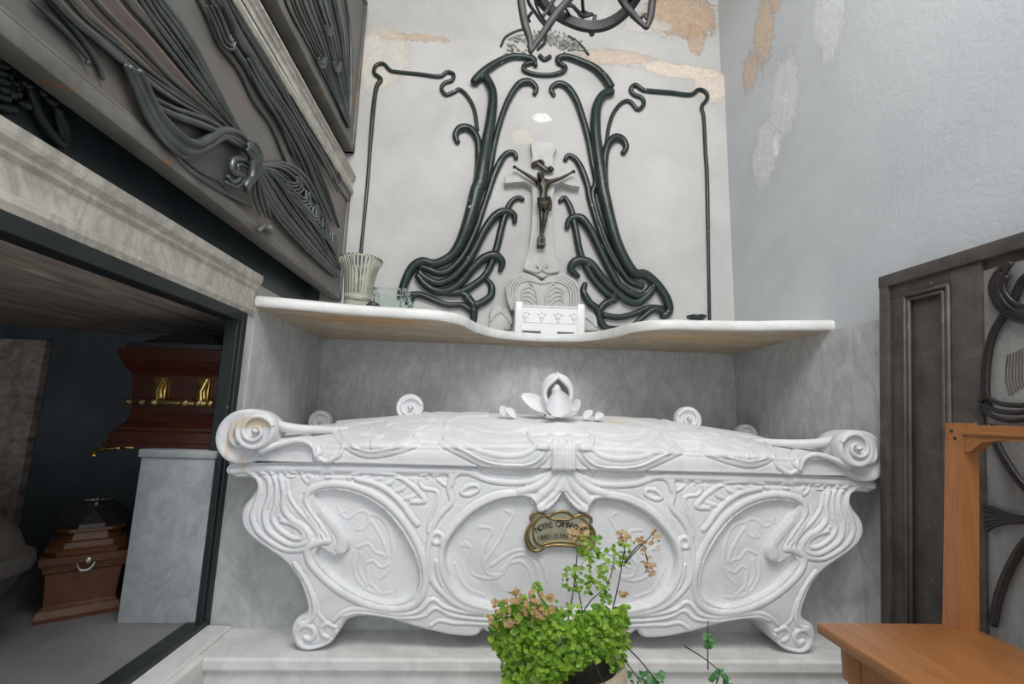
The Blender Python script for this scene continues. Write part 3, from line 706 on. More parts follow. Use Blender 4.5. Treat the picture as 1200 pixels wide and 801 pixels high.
# ------------------------------------------------------------------ painted stucco whiplash ornament on the altar wall
H1 = lambda p: crop(430, 60, 5.005, p)
H2 = lambda p: crop(640, 60, 5.005, p)
H3 = lambda p: crop(460, 200, 4.217, p)
H4 = lambda p: crop(640, 200, 4.006, p)
H5 = lambda p: crop(570, 0, 5.0, p)
YW = YB - .014
orn = empty('stucco_ornament', tuple(onY([(635, 300)], YW)[0]), 'dark green whiplash stucco ornament framing the cross on the altar wall', 'wall ornament')
PXM = YW / F
def tendril(px, r, lift=.0, name='tendril', end=True):
    P = spline(px, 2.0); W = onY(P, YW - lift)
    rr = np.interp(np.linspace(0, 1, len(P)), np.linspace(0, 1, len(r)), r) * PXM * (1.12 if name == 'tendril' else 1.0)
    W[:, 1] -= rr * .9
    g = [tube(W, rr, 12, (0, 1, 0), .95)]
    return obj(name, join(*g), M_GREEN, orn)
tendril(H1([(990, 95), (975, 60), (935, 45), (850, 42), (765, 78), (695, 128), (640, 182), (632, 200)]), [2.5, 3.2, 3.5, 4, 4.8, 5], .004)
tendril(H1([(640, 180), (690, 165), (728, 225), (738, 290), (728, 400), (704, 540), (680, 690), (662, 800)]) + H3([(418, 110), (384, 240), (346, 345), (305, 415), (258, 450), (205, 466), (150, 455), (105, 480), (70, 540), (50, 610), (70, 645), (100, 632)]),
        [4, 5, 5.5, 5.8, 6.2, 7.4, 8, 7.5, 7, 6, 5.2, 5, 5, 4.5, 4], .004)
tendril(H1([(980, 262), (992, 225), (955, 192), (895, 202), (842, 272), (795, 380), (755, 520), (722, 680), (692, 790)]), [2.5, 4, 3.8, 3.5, 3.5, 3.5, 4, 4])
tendril(H1([(535, 545), (520, 500), (550, 462), (605, 465), (648, 525), (655, 620), (650, 720), (640, 800)]) + H3([(420, 60)]), [2.8, 4.2, 4.2, 4, 4, 4, 5])
tendril([(418, 352)] + H1([(2, 820), (22, 560), (42, 330), (60, 215), (85, 172), (45, 135), (55, 92), (98, 80), (138, 118), (180, 128), (300, 140), (425, 155), (470, 130), (508, 142), (500, 178), (455, 195), (438, 228), (465, 262), (508, 248), (545, 232), (592, 275), (630, 350), (648, 470)]),
        [2.2, 2.2, 2.0, 2.2, 2.3, 2.8, 2.8, 2.3, 2.3, 2.5, 2.6, 2.6, 2.5], -.001, 'panel_border')
tendril(crop(400, 0, 2.667, [(546, 500), (540, 482), (512, 488), (482, 540), (455, 620), (425, 710)]) + H3([(452, 180), (415, 290), (355, 415), (290, 490), (230, 510), (175, 490), (140, 480)]), [2.5, 4, 3.6, 3.3, 3.3, 3.3, 3.5, 4, 4])
tendril(H3([(645, 150), (625, 138), (590, 155), (565, 200), (540, 280), (510, 400), (465, 510), (400, 570), (330, 605), (260, 605)]), [2.5, 3.5, 4, 4, 4, 4.2, 4.2])
tendril(H3([(602, 262), (600, 222), (555, 208), (500, 238), (450, 310), (410, 390), (360, 470), (295, 535), (225, 560), (165, 535), (130, 505)]), [2.5, 5, 4.6, 4.4, 4.4, 4.2, 4], .004)
tendril(H3([(530, 500), (542, 455), (505, 425), (450, 440), (395, 490), (335, 560), (275, 598), (215, 598), (160, 565), (125, 520)]), [2.5, 5.2, 5, 4.6, 4.6, 4.4, 4], .004)
tendril(H3([(65, 625), (130, 615), (200, 640), (270, 665), (345, 668), (395, 700)]), [4, 3.5, 3.2, 3.2, 3.8])
tendril(H3([(458, 535), (488, 570), (485, 620), (450, 650), (405, 665), (370, 625), (325, 600)]), [2.5, 4, 4.2, 4.2, 4, 4])
tendril(H3([(360, 625), (395, 665), (402, 720), (395, 780)]), [4, 5, 4, 3])
# right half
tendril(H2([(75, 80), (70, 50), (120, 42), (200, 70), (280, 110), (340, 170), (375, 228)]), [3, 3.4, 3.6, 4, 4.6, 5], .004)
tendril(H2([(385, 250), (330, 270), (292, 340), (283, 450), (290, 560), (305, 680), (322, 800)]) + H4([(262, 110), (290, 230), (322, 340), (365, 430), (410, 488), (455, 492), (510, 535), (555, 600), (570, 660), (540, 690)]),
        [4.5, 5.5, 6, 6.2, 6.6, 7, 7, 6.6, 6.4, 6, 5.5, 5, 5, 4.5], .004)
tendril(H2([(45, 268), (28, 228), (70, 200), (122, 222), (172, 295), (210, 400), (242, 520), (266, 650), (288, 770)]) + H4([(215, 120), (245, 240), (280, 340), (325, 430), (385, 520), (450, 545)]), [2.5, 4, 3.8, 3.5, 3.5, 3.5, 3.5, 3.6, 3.8])
tendril(H2([(445, 608), (465, 568), (440, 525), (395, 520), (355, 565), (338, 650), (342, 800)]) + H4([(300, 200), (330, 330), (372, 440), (400, 485)]), [2.8, 4.6, 4.4, 4.2, 3.6, 3, 3, 3.2])
tendril(H2([(352, 540), (365, 450), (392, 370), (440, 310), (488, 302), (532, 348), (568, 320), (558, 282), (510, 260), (492, 230), (520, 205), (560, 232), (600, 240), (720, 250), (840, 262), (890, 232), (932, 248), (940, 285), (908, 332), (920, 400), (930, 600), (940, 800)]) + [(831, 392)],
        [2.6, 2.6, 2.8, 2.9, 2.9, 2.6, 2.4, 2.4, 2.6, 2.4, 2.0, 2, 2], -.001, 'panel_border')
tendril(H2([(108, 648), (128, 618), (170, 640), (205, 700), (240, 800)]) + H4([(200, 130), (235, 250), (272, 350), (320, 440), (380, 520)]), [2.5, 3.8, 3.4, 3.2, 3.2, 3.2])
tendril(H4([(62, 150), (85, 132), (115, 190), (135, 280), (160, 400), (210, 500), (270, 570), (320, 605)]), [2.5, 3.8, 4, 4, 4.2, 4.2])
tendril(H4([(95, 275), (108, 235), (155, 228), (200, 280), (245, 370), (290, 460), (340, 540), (400, 580), (450, 590), (490, 550)]), [2.8, 5, 4.6, 4.4, 4.4, 4.2, 4], .004)
tendril(H4([(150, 500), (112, 465), (140, 430), (200, 440), (260, 510), (320, 570), (380, 615), (430, 620), (480, 580), (500, 540)]), [2.8, 5.2, 5, 4.6, 4.4, 4.2, 4], .004)
tendril(H4([(182, 530), (172, 570), (200, 622), (238, 655), (248, 700), (280, 742), (350, 745), (400, 730), (450, 690), (500, 655), (548, 665)]), [2.8, 4, 4.2, 4, 4, 3.2, 3, 3.4, 4])
tendril(H4([(265, 680), (340, 690), (420, 670), (480, 645), (545, 650)]), [3.4, 3.4, 3.2, 3.6])
tendril(H4([(325, 605), (270, 630), (242, 665)]), [4, 4.2, 4])
tendril(H5([(255, 330), (285, 365), (225, 388), (222, 420), (290, 442), (370, 446), (440, 430), (462, 402), (415, 370), (415, 340)]), [2.6, 2.8, 3, 2.6, 2.6, 2.6, 3, 2.8, 2.6], .003, 'bow')
# crumbling crest above the bow
g = []
for i in range(150):
    a = rng.uniform(.08, 1.0) * PI; rad = rng.uniform(.25, 1) ** .6
    p = (640 + 50 * rad * math.cos(a), 66 - 30 * rad * math.sin(a))
    w = onY([p], YW)[0]; r = rng.uniform(.004, .009); d = np.array([math.cos(a), 0, math.sin(a)])
    g.append(tube([w - d * r, w + d * r * .2 + (0, -r * .5, 0), w + d * r * 1.4], [r * .5, r * .8, r * .3], 6))
M_CREST = simple('flaking_green_stucco', (.46, .46, .41), (.06, .08, .065), 46, .6, 0, .3, 70)
obj('crest', join(*g), M_CREST, orn, label='flaking pale and green fan crest at the top')
g = [tube(spline(onY(H5(q), YW - .006), .004), r * PXM, 8) for q, r in (([(85, 270), (110, 220), (170, 185), (225, 170)], 1.6), ([(310, 325), (340, 350), (375, 330)], 3.0), ([(480, 210), (540, 250), (600, 320)], 1.4), ([(300, 290), (340, 250), (350, 190)], 2))]
for q in g: obj('crest_rib', q, M_GREEN, orn)

# ------------------------------------------------------------------ stone cross on its carved pedestal
K = lambda p: crop(560, 130, 2.9667, p)
crs = empty('stone_cross', tuple(onY([(632, 385)], YW)[0]), 'carved pale stone cross with a flared foot and fan pedestal on the altar wall', 'cross')
cp = K([(183, 108), (205, 102), (255, 106), (276, 118), (262, 150), (263, 192), (300, 196), (335, 200), (356, 262), (325, 258), (290, 246), (268, 258), (262, 300), (262, 420), (266, 500), (282, 560), (225, 580), (158, 550), (178, 480), (187, 400), (190, 300), (188, 262), (160, 243), (125, 246), (92, 250), (93, 226), (130, 205), (185, 195), (190, 150)])
cw = onY(cp, YW - .045)
def loft_prism(poly3, y0, y1, inset=.004):
    p = [(q[0], q[2]) for q in poly3]; c = np.mean(p, 0); n = len(p)
    ins = [tuple(c + (np.array(q) - c) * (1 - inset / max(.02, np.linalg.norm(np.array(q) - c)))) for q in p]
    V = [(x, y1, z) for x, z in p] + [(x, y0 + .004, z) for x, z in p] + [(x, y0, z) for x, z in ins]
    Fc = [(i, (i + 1) % n, n + (i + 1) % n, n + i) for i in range(n)] + [(n + i, n + (i + 1) % n, 2 * n + (i + 1) % n, 2 * n + i) for i in range(n)] + [tuple(range(2 * n, 3 * n)), tuple(range(n))[::-1]]
    return fix((V, Fc))
obj('cross_body', loft_prism(cw, YW - .045, YW + .0005), M_STONE, crs, False)
pd = K([(118, 690), (100, 650), (94, 605), (112, 572), (160, 558), (205, 575), (222, 590), (245, 572), (300, 562), (340, 585), (357, 630), (350, 700)])
obj('pedestal', loft_prism(onY(pd, YW - .06), YW - .055, YW + .0005, .008), M_STONE, crs, False)
def kst(pts, r, y, nm='pedestal_rib', m=M_STONE): return tube(spline(onY(K(pts), y), .004), r * PXM, 8, (0, 1, 0), .9)
g = []
for d in (0, 9, 18, 27):
    g.append(kst([(118 + d, 690), (103 + d, 640), (112 + d, 592 + d * .4), (155 + d * .5, 570 + d * .7), (200, 585 + d * .3), (222, 600)], 1.5, YW - .058))
    g.append(kst([(348 - d, 695), (350 - d, 640), (338 - d, 598 + d * .4), (295 - d * .5, 575 + d * .7), (250, 585 + d * .3), (228, 600)], 1.5, YW - .058))
for x0, x1 in ((205, 180), (240, 265)):
    g.append(kst([(x0 + (5 if x0 < 220 else -5), 690), (x0, 640), ((x0 + x1) / 2, 605), (x1, 600)], 1.6, YW - .058))
for i in range(4):
    g.append(kst([(200, 680 - i * 18), (180, 660 - i * 16), (158, 655 - i * 12), (152, 665 - i * 12)], 1.2, YW - .057)); g.append(kst([(248, 680 - i * 18), (268, 660 - i * 16), (290, 655 - i * 12), (297, 665 - i * 12)], 1.2, YW - .057))
g.append(kst([(160, 545), (200, 558), (218, 550), (205, 535)], 2, YW - .05)); g.append(kst([(282, 555), (245, 560), (228, 550), (240, 535)], 2, YW - .05))
obj('pedestal_rib', join(*g), M_STONE, crs)
g = []
for i in range(4):
    g.append(kst([(118, 740 - i * 4), (100, 715 - i * 8), (75, 690 - i * 5 + i * 8), (52, 695 - i * 4 + i * 10), (45, 730)], 1.8, YW - .02)); g.append(kst([(355, 755), (368, 725 - i * 6), (385, 705 + i * 6), (405, 715 + i * 8), (412, 750)], 1.8, YW - .02))
for q in ([(115, 760), (118, 738), (100, 705), (72, 668), (50, 678), (40, 700), (38, 760)], [(352, 760), (360, 720), (375, 690), (400, 700), (416, 735), (418, 762)]): g.append(loft_prism(onY(K(q), YW - .02), YW - .018, YW + .0005, .008))
n_ = len(g)
obj('side_scroll', join(*[g[k] for k in range(0, n_ - 2, 2)], g[-2]), M_STONE, crs); obj('side_scroll', join(*[g[k] for k in range(1, n_ - 2, 2)], g[-1]), M_STONE, crs)

# bronze corpus: one continuous skinned figure, loincloth and head details as parts
cru = empty('crucifix_figure', tuple(onY([(632, 235)], YW - .06)[0]), 'dark bronze Christ figure with outstretched arms hanging on the pale stone cross', 'crucifix figure')
YC = YW - .072
def kp(x, y, dy=0.0): return onY(K([(x, y)]), YC + dy)[0]
joints = {'pelvis': (kp(228, 312), 6.2), 'waist': (kp(228, 288), 5.6), 'chest': (kp(229, 258), 7.4), 'neck': (kp(224, 238, -.004), 3.2), 'head': (kp(218, 226, -.012), 4.9), 'crown': (kp(216, 216, -.013), 4.2),
          'shL': (kp(206, 243), 3.6), 'elL': (kp(172, 222), 2.7), 'wrL': (kp(142, 203), 1.9), 'haL': (kp(130, 196), 2.0),
          'shR': (kp(250, 246), 3.6), 'elR': (kp(288, 234), 2.7), 'wrR': (kp(318, 218), 1.9), 'haR': (kp(330, 212), 2.0),
          'hiL': (kp(220, 325), 4.8), 'knL': (kp(222, 372, -.016), 3.5), 'anL': (kp(220, 428, -.002), 2.3), 'ftL': (kp(217, 458, -.014), 2.2),
          'hiR': (kp(238, 325), 4.8), 'knR': (kp(234, 374, -.014), 3.5), 'anR': (kp(224, 430, -.004), 2.3), 'ftR': (kp(223, 460, -.018), 2.2)}
bones = [('pelvis', 'waist'), ('waist', 'chest'), ('chest', 'neck'), ('neck', 'head'), ('head', 'crown'), ('chest', 'shL'), ('shL', 'elL'), ('elL', 'wrL'), ('wrL', 'haL'), ('chest', 'shR'), ('shR', 'elR'), ('elR', 'wrR'), ('wrR', 'haR'),
         ('pelvis', 'hiL'), ('hiL', 'knL'), ('knL', 'anL'), ('anL', 'ftL'), ('pelvis', 'hiR'), ('hiR', 'knR'), ('knR', 'anR'), ('anR', 'ftR')]
def skin_body(name, joints, bones, mat, parent, scale, root):
    ks = list(joints); b = base(parent)
    me = bpy.data.meshes.new(name); me.from_pydata([tuple(np.array(joints[k][0]) - b) for k in ks], [(ks.index(a), ks.index(c)) for a, c in bones], [])
    o = bpy.data.objects.new(name, me); COL.objects.link(o); o.parent = parent
    me.materials.append(mat)
    md = o.modifiers.new('skin', 'SKIN'); md.use_smooth_shade = True
    sk = me.skin_vertices[0].data if me.skin_vertices else None
    if sk is None:
        bm = bmesh.new(); bm.from_mesh(me); bm.verts.layers.skin.verify(); bm.to_mesh(me); bm.free(); sk = me.skin_vertices[0].data
    for i, k in enumerate(ks):
        r = joints[k][1] * scale; sk[i].radius = (r, r); sk[i].use_root = (k == root)
    s = o.modifiers.new('sub', 'SUBSURF'); s.levels = 2; s.render_levels = 2
    return o
skin_body('body', joints, bones, M_CRUC, cru, PXM * .80, 'pelvis')
g = []
for i in range(7):
    x = 212 + i * 5.2; bd = .018 * math.sin(PI * (i + .7) / 7.4)
    g.append(tube(spline([kp(x + 1, 303 + 2 * math.sin(i), -.006 - bd), kp(x + .5, 322, -.010 - bd), kp(x + 1 - (i - 3) * 1.0, 340 + 4 * math.sin(i * 2), -.008 - bd)], .004), [1.9 * PXM, 2.2 * PXM, 1.4 * PXM], 8))
g.append(tube(spline([kp(209, 304, -.004), kp(220, 311, -.024), kp(238, 306, -.024), kp(248, 301, -.006), kp(254, 318, -.004), kp(252, 344, -.004)], .004), 1.7 * PXM, 8))
obj('loincloth', join(*g), M_CRUC, cru)
g = [tube([kp(213 + 5 * math.cos(a), 219 + 3 * math.sin(a), -.012 - .012 * math.sin(a + .5)) for a in np.linspace(0, 2 * PI, 15)], 1.2 * PXM, 6)]
for dx in (-5, 5): g.append(tube([kp(216 + dx, 216, -.008), kp(218 + dx * 1.2, 226, -.006), kp(221 + dx * 1.1, 240, -.004)], [2.2 * PXM, 2.4 * PXM, 1.2 * PXM], 7))
g.append(tube([kp(219, 232, -.022), kp(221, 240, -.020)], [1.8 * PXM, .8 * PXM], 7)); g.append(tube([kp(217.5, 224, -.0255), kp(218.5, 229, -.0275)], [.7 * PXM, 1.0 * PXM], 6))
obj('hair_and_crown', join(*g), M_CRUC, cru)
g = []
for (x, y), s in (((130, 196), -1), ((330, 212), 1)):
    for j in range(4): g.append(tube([kp(x, y, -.004), kp(x + s * (5 + j * .6), y - 5 + j * 2.6, -.008), kp(x + s * (8 - j * .3), y - 5 + j * 3.4, -.013)], [.9 * PXM, .75 * PXM, .5 * PXM], 6))
    g.append(tube([kp(x - s * 2, y - 3, -.005), kp(x + s, y - 7, -.009)], [.9 * PXM, .6 * PXM], 6))
for k in (0, 5): obj('fingers', join(*g[k:k + 5]), M_CRUC, cru)
obj('inscription_scroll', join(tube(spline([kp(190, 190, .014), kp(205, 181, .006), kp(222, 190, .004), kp(240, 204, .006), kp(258, 198, .014)], .003), 3.4 * PXM, 8, (0, 1, 0), .35), tube(spline([kp(262, 205, .012), kp(252, 198, .004), kp(258, 208, .006)], .003), 2 * PXM, 8), tube(spline([kp(208, 176, .012), kp(222, 174, .004), kp(228, 184, .006)], .003), 2 * PXM, 8)), M_CRUC, cru)
obj('foot_block', fix(box(kp(206, 460)[0], kp(234, 460)[0], YC - .016, YW - .045, kp(220, 472)[2], kp(220, 440)[2], .004)), M_CRUC, cru, False)
cwc = onY(cp, YC + .018)

# ------------------------------------------------------------------ white planter box on the shelf
pb = onY([(604, 390), (684, 390)], 2.05); x0, x1 = pb[0][0], pb[1][0]
ybk = 2.118
pl_ = empty('planter_box', ((x0 + x1) / 2, 2.09, ZST), 'small white ceramic planter box with raised corners standing below the cross on the shelf', 'planter')
z0, z1 = ZST, ZST + .136
w = .012; WX = x1 - x0
fw = [(0, 0), (.10, 0), (.10, .012), (.37, .012), (.37, 0), (.61, 0), (.61, .012), (.86, .012), (.86, 0), (1, 0), (1, .124), (0, .124)]
obj('wall_panels', join(prism([(x0 + WX * a, z0 + b) for a, b in fw], 2.05, 2.05 + w, lambda u, v, w_: (u, w_, v)), box(x0, x1, ybk - w, ybk, z0, z1 - .012, .003), box(x0, x0 + w, 2.05, ybk, z0 + .006, z1 - .012, .003), box(x1 - w, x1, 2.05, ybk, z0 + .006, z1 - .012, .003), box(x0 + .004, x1 - .004, 2.056, ybk - .004, z0 + .022, z0 + .032)), M_POTW, pl_, True, auto=40)
for xa in (x0 - .004, x1 - .030):
    for ya in (2.044, ybk - .024):
        obj('corner_post', box(xa, xa + .034, ya, ya + .03, z0 + .0, z1 + .006, .005), M_POTW, pl_, True, auto=40)
g = []
for i in range(4):
    cx = x0 + (x1 - x0) * (.14 + .24 * i); cz = z0 + .076
    g.append(lathe([(.001, -.006), (.009, -.005), (.013, 0), (.013, .002)], (cx, 2.049, cz), 14, None, 'Y'))
    for dx, dz in ((-.016, .014), (.016, .014), (0, -.018), (0, .02)): g.append(lathe([(.001, -.004), (.006, -.003), (.008, .002)], (cx + dx, 2.049, cz + dz), 10, None, 'Y'))
g.append(tube([(x0, 2.05, z1 - .012), (x1, 2.05, z1 - .012)], .005, 8)); g.append(tube([(x0, 2.05, z0 + .05), (x1, 2.05, z0 + .05)], .003, 8))
obj('relief_rosettes', join(*g), M_POTW, pl_)

# ------------------------------------------------------------------ glassware
vc = onY([(420, 345)], 1.70)[0]; vs = 1.70 / F
vase = empty('ribbed_vase', (vc[0], 1.70, ZST), 'ribbed flaring pressed glass vase at the left end of the shelf', 'vase')
prf = [(.001, .004), (13, .004), (15.5, .006), (16, .015), (15.5, 5 * vs), (16, 20 * vs), (17.5, 38 * vs), (20, 50 * vs), (24, 57 * vs), (25, 61 * vs), (23.4, 61 * vs), (18.5, 50.5 * vs), (16, 38 * vs), (14.3, 20 * vs), (13.8, 9 * vs), (.001, 8 * vs)]
prf = [(r * vs if r > .01 else r, h) for r, h in prf]
obj('vessel', lathe(prf, (vc[0], 1.70, ZST), 120, lambda a, h: 1 + (.022 * math.cos(30 * a) if h > .02 else 0)), M_GLASSY, vase)
YJ = 1.90
jc = onY([(457, 345)], YJ)[0]; js = YJ / F
jar = empty('glass_jar', (jc[0], YJ, ZST), 'clear square glass jar with a looped handle beside the ribbed vase', 'jar')
def sq(a, h): return 1 / max(abs(math.cos(a)), abs(math.sin(a))) ** .8
prf = [(.001, .003), (17, .003), (18.5, .008), (19, 12 * js), (19, 33 * js), (20, 36 * js), (18, 36 * js), (17.4, 33 * js), (17, 5 * js), (.001, 4 * js)]
obj('vessel', lathe([(r * js * .88 if r > .01 else r, h) for r, h in prf], (jc[0], YJ, ZST), 48, sq), M_GLASSC, jar)
g = []
for i in range(3):
    P = [(jc[0] + (19 + 4 * math.sin(t * PI) + 3 * math.cos(3 * t * PI + i)) * js, YJ - .005 + .012 * math.sin(4 * t + i * 2), ZST + (36 - 26 * t + 3 * math.sin(6 * t + i)) * js) for t in np.linspace(0, 1, 14)]
    g.append(tube(P, 2.2 * js, 8))
obj('looped_handle', join(*g), M_GLASSC, jar)
kc = onY([(441, 352)], 1.72)[0]
tag(obj('stopper', lathe([(.001, 0), (.016, .001), (.024, .008), (.024, .016), (.016, .024), (.001, .026)], (kc[0], 1.68, ZST), 20), M_DARKSLAB), 'small dark round stopper lying between the vase and the jar', 'stopper')
kc = onY([(808, 372)], 1.72)[0]
tag(obj('dish', lathe([(.001, .002), (.020, .002), (.034, .012), (.036, .02), (.033, .02), (.02, .008), (.001, .006)], (kc[0], 1.66, ZST), 24), M_DARKSLAB), 'small dark dish lying alone on the right end of the shelf', 'dish')

# ------------------------------------------------------------------ hanging lantern
LQ = lambda p: crop(600, 0, 6.667, p)
lan = empty('hanging_lantern', (.258, 1.195, 2.15), 'dark bronze openwork hanging lantern above the altar ornament', 'lantern')
Rr, LC = .165, np.array([.262, 1.195, 2.185])
a = np.linspace(0, 2 * PI, 73)
prof = [(-.010, -.018), (.006, -.018), (.010, -.010), (.010, .012), (.004, .02), (-.008, .018)]
V = np.array([(LC[0] + (Rr + dr) * math.cos(t), LC[1] + (Rr + dr) * math.sin(t), LC[2] + dz + .012 * math.cos(3 * t)) for t in a[:-1] for dr, dz in prof])
nf = len(prof); Fc = [(i * nf + j, i * nf + (j + 1) % nf, ((i + 1) % 72) * nf + (j + 1) % nf, ((i + 1) % 72) * nf + j) for i in range(72) for j in range(nf)]
obj('ring', fix((V, Fc)), M_LANT, lan, True, auto=45)
def lst(pts, Y0, Y1, r): 
    P = spline(LQ(pts), 3.0); t = np.linspace(0, 1, len(P)); W = np.array([onY([p], Y0 + (Y1 - Y0) * k)[0] for p, k in zip(P, t)])
    return tube(W, r, 8, (0, 1, 0), .7)
leafs = [([(62, -160), (70, 0), (100, 180), (140, 310), (145, 400)], [(640, -220), (440, 0), (330, 130), (235, 275), (140, 410)], 1.16, .0115), ([(760, -160), (870, 20), (960, 130), (1050, 220)], [(1135, -160), (1100, 0), (1080, 140), (1050, 222)], 1.18, .0115)]
for q1, q2, Y, r in leafs: obj('leaf_strap', join(lst(q1, Y, Y, [.006, r, r, .007]), lst(q2, Y, Y, [.006, r, r, .007])), M_LANT, lan)
g = [lst(q, Y0, Y1, r) for q, Y0, Y1, r in (([(110, -60), (130, 20), (175, 90), (245, 185), (295, 225)], 1.18, 1.35, .007), ([(180, -60), (190, 40), (225, 120), (265, 175)], 1.2, 1.36, .006), ([(350, -40), (290, 60), (240, 130)], 1.2, 1.2, .006),
      ([(160, 90), (125, 140), (140, 170)], 1.18, 1.2, .005), ([(390, 45), (465, 42), (510, 85), (560, 125), (625, 110)], 1.3, 1.4, .008), ([(415, 60), (450, 120), (460, 185)], 1.3, 1.4, .006), ([(550, -60), (552, 30), (562, 90), (610, 115)], 1.3, 1.4, .008), ([(545, 95), (520, 110), (560, 140)], 1.38, 1.38, .006),
      ([(590, 220), (615, 250), (628, 275)], 1.40, 1.40, .009), ([(650, 120), (640, 170), (628, 272)], 1.40, 1.40, .007), ([(880, 60), (860, 100), (850, 130)], 1.36, 1.36, .007), ([(870, 20), (910, 10), (940, -30)], 1.3, 1.25, .007), ([(1010, 140), (1040, 110), (1050, 150)], 1.18, 1.18, .005))]
for q in g: obj('openwork_strap', q, M_LANT, lan)
g = [tube([(LC[0] + Rr * math.cos(t), LC[1] + Rr * math.sin(t), LC[2]), (LC[0] + Rr * .8 * math.cos(t), LC[1] + Rr * .8 * math.sin(t), LC[2] + .25), (LC[0], LC[1], LC[2] + .5)], .005, 6) for t in (-.3, 3.4, 4.7)]
obj('hanger', join(*g, tube([(LC[0], LC[1], LC[2] + .48), (LC[0], LC[1], ZC)], .006, 8)), M_LANT, lan)

# ------------------------------------------------------------------ bronze relief panels on the left wall
XP = -.700
def px2x(p, lift=0.0): return onX(p, XP + lift)
zb0 = onX([(308, 280)], XP)[0][2]; zb1 = 1.922
struct('wall_left_dark_slab', join(box(-.86, -.80, -1.0, YB, 1.25, ZC)), M_DARKSLAB)
def panel(name, label, z0, z1, y0, y1):
    r = empty(name, (XP - .02, (y0 + y1) / 2, z0), label, 'relief panel', 'bronze relief panels')
    obj('backing_plate', box(XP - .035, XP - .010, y0 + .03, y1 - .01, z0 + .02, z1 - .02), M_BRONZED, r, False)
    st = .034
    obj('frame', join(box(XP - .05, XP, y0, y1, z0, z0 + st, .004), box(XP - .05, XP, y0, y1, z1 - st, z1, .004), box(XP - .05, XP, y1 - .022, y1, z0, z1, .004), box(XP - .05, XP, y0, y0 + st, z0, z1, .004),
                      box(XP - .012, XP - .004, y0, y1, z0 + st, z0 + st + .010, .003)), M_STILE, r, True, auto=40)
    return r
ZP1 = zb1
p1 = panel('bronze_relief_panel', 'large grey bronze relief panel of knotted drapery, lower of the two on the left wall', zb0, ZP1, .30, 2.178)
zb2 = 2.148
p2 = panel('bronze_relief_panel', 'upper bluish bronze relief panel of drapery beside the altar wall at the top left', zb2, 3.0, .30, 2.178)
C1 = lambda p: crop(0, 0, 2.857, p)
def guide(pts, n=60):
    s_ = spline(pts, 1.0); L = np.concatenate([[0], np.cumsum(np.linalg.norm(np.diff(s_, axis=0), axis=1))]); q = np.linspace(0, L[-1], n)
    return np.stack([np.interp(q, L, s_[:, 0]), np.interp(q, L, s_[:, 1])], 1)
def bundle(gA, gB, n, r, lift=0.0, pw=1.0, jit=.0, taper=None):
    a_, b_ = guide(gA), guide(gB); out = []
    for i in range(n):
        t = (i / max(1, n - 1)) ** pw + (rng.uniform(-jit, jit) if 0 < i < n - 1 else 0)
        W = px2x(a_ * (1 - t) + b_ * t, lift)
        W[:, 1] = np.minimum(W[:, 1], 2.165)
        rr = r * rng.uniform(.55, 1.25); W[:, 0] += rng.uniform(-.3, .5) * r
        out.append(tube(W, [rr * x for x in (taper or (.5, 1, 1, .6))], 8, (1, 0, 0), 1.1))
    return join(*out)
def sheet(gA, gB, n, lift, amp, waves):
    a_, b_ = guide(gA, 70), guide(gB, 70); V = []
    for i in range(n):
        t = i / (n - 1); W = px2x(a_ * (1 - t) + b_ * t, lift); W[:, 0] += amp * math.sin(t * waves * 2 * PI) * np.linspace(1, .3, 70); W[:, 1] = np.minimum(W[:, 1], 2.165); V.append(W)
    return np.concatenate(V), grid_faces(n, 70)
GA = C1([(120, -60), (230, 60), (340, 150), (440, 235), (560, 320), (690, 395), (790, 460), (842, 505)]); GB = C1([(470, -120), (545, 0), (600, 75), (660, 170), (720, 285), (775, 390), (815, 460), (848, 500)])
obj('veil', sheet(GA, GB, 90, .0, .008, 6), M_VEIL, p1)
obj('drapery', join(bundle(GA, GB, 4, .0055, .004, 1.0, .05, (.8, 1, 1, .9)), bundle(GA, C1([(160, -80), (280, 60), (375, 140), (480, 225), (600, 310), (710, 390), (795, 455), (844, 503)]), 3, .0055),
    bundle(C1([(420, -90), (480, 20), (560, 130), (650, 250), (730, 360), (800, 450), (845, 500)]), GB, 5, .006, .006, 1, .05)), M_BRONZE, p1)
obj('tied_strand', join(bundle(C1([(418, 215), (455, 300), (495, 390), (550, 470), (620, 525), (690, 505), (745, 465), (795, 485), (838, 520)]), C1([(455, 235), (485, 300), (525, 380), (590, 450), (645, 480), (690, 465), (740, 435), (800, 450), (842, 505)]), 4, .0085, .008, 1, 0, (.8, 1, 1, .8)),
    bundle(C1([(500, 320), (590, 365), (690, 400), (780, 455), (840, 510)]), C1([(500, 345), (580, 385), (690, 425), (770, 470), (840, 515)]), 2, .008, .008)), M_BRONZE, p1)
obj('bow', join(bundle(C1([(832, 485), (850, 478), (868, 510), (868, 560), (845, 605), (828, 640)]), C1([(825, 500), (838, 520), (845, 545), (842, 590), (828, 610), (820, 625)]), 4, .011, .022),
    bundle(C1([(840, 560), (812, 535), (782, 535), (775, 570), (800, 590), (780, 610), (760, 590)]), C1([(845, 575), (815, 555), (795, 550), (795, 575), (815, 600), (790, 625), (755, 610)]), 2, .008, .014)), M_BRONZE, p1)
TA = C1([(862, 565), (880, 640), (930, 730), (1010, 820), (1100, 905), (1135, 930)]); TB = C1([(880, 550), (950, 545), (1010, 580), (1060, 660), (1100, 780), (1140, 900)])
TC = C1([(870, 560), (920, 590), (985, 680), (1060, 790), (1120, 880)])
obj('tail_sheet', sheet(TA, TB, 50, -.004, .007, 6), M_BRONZE, p1)
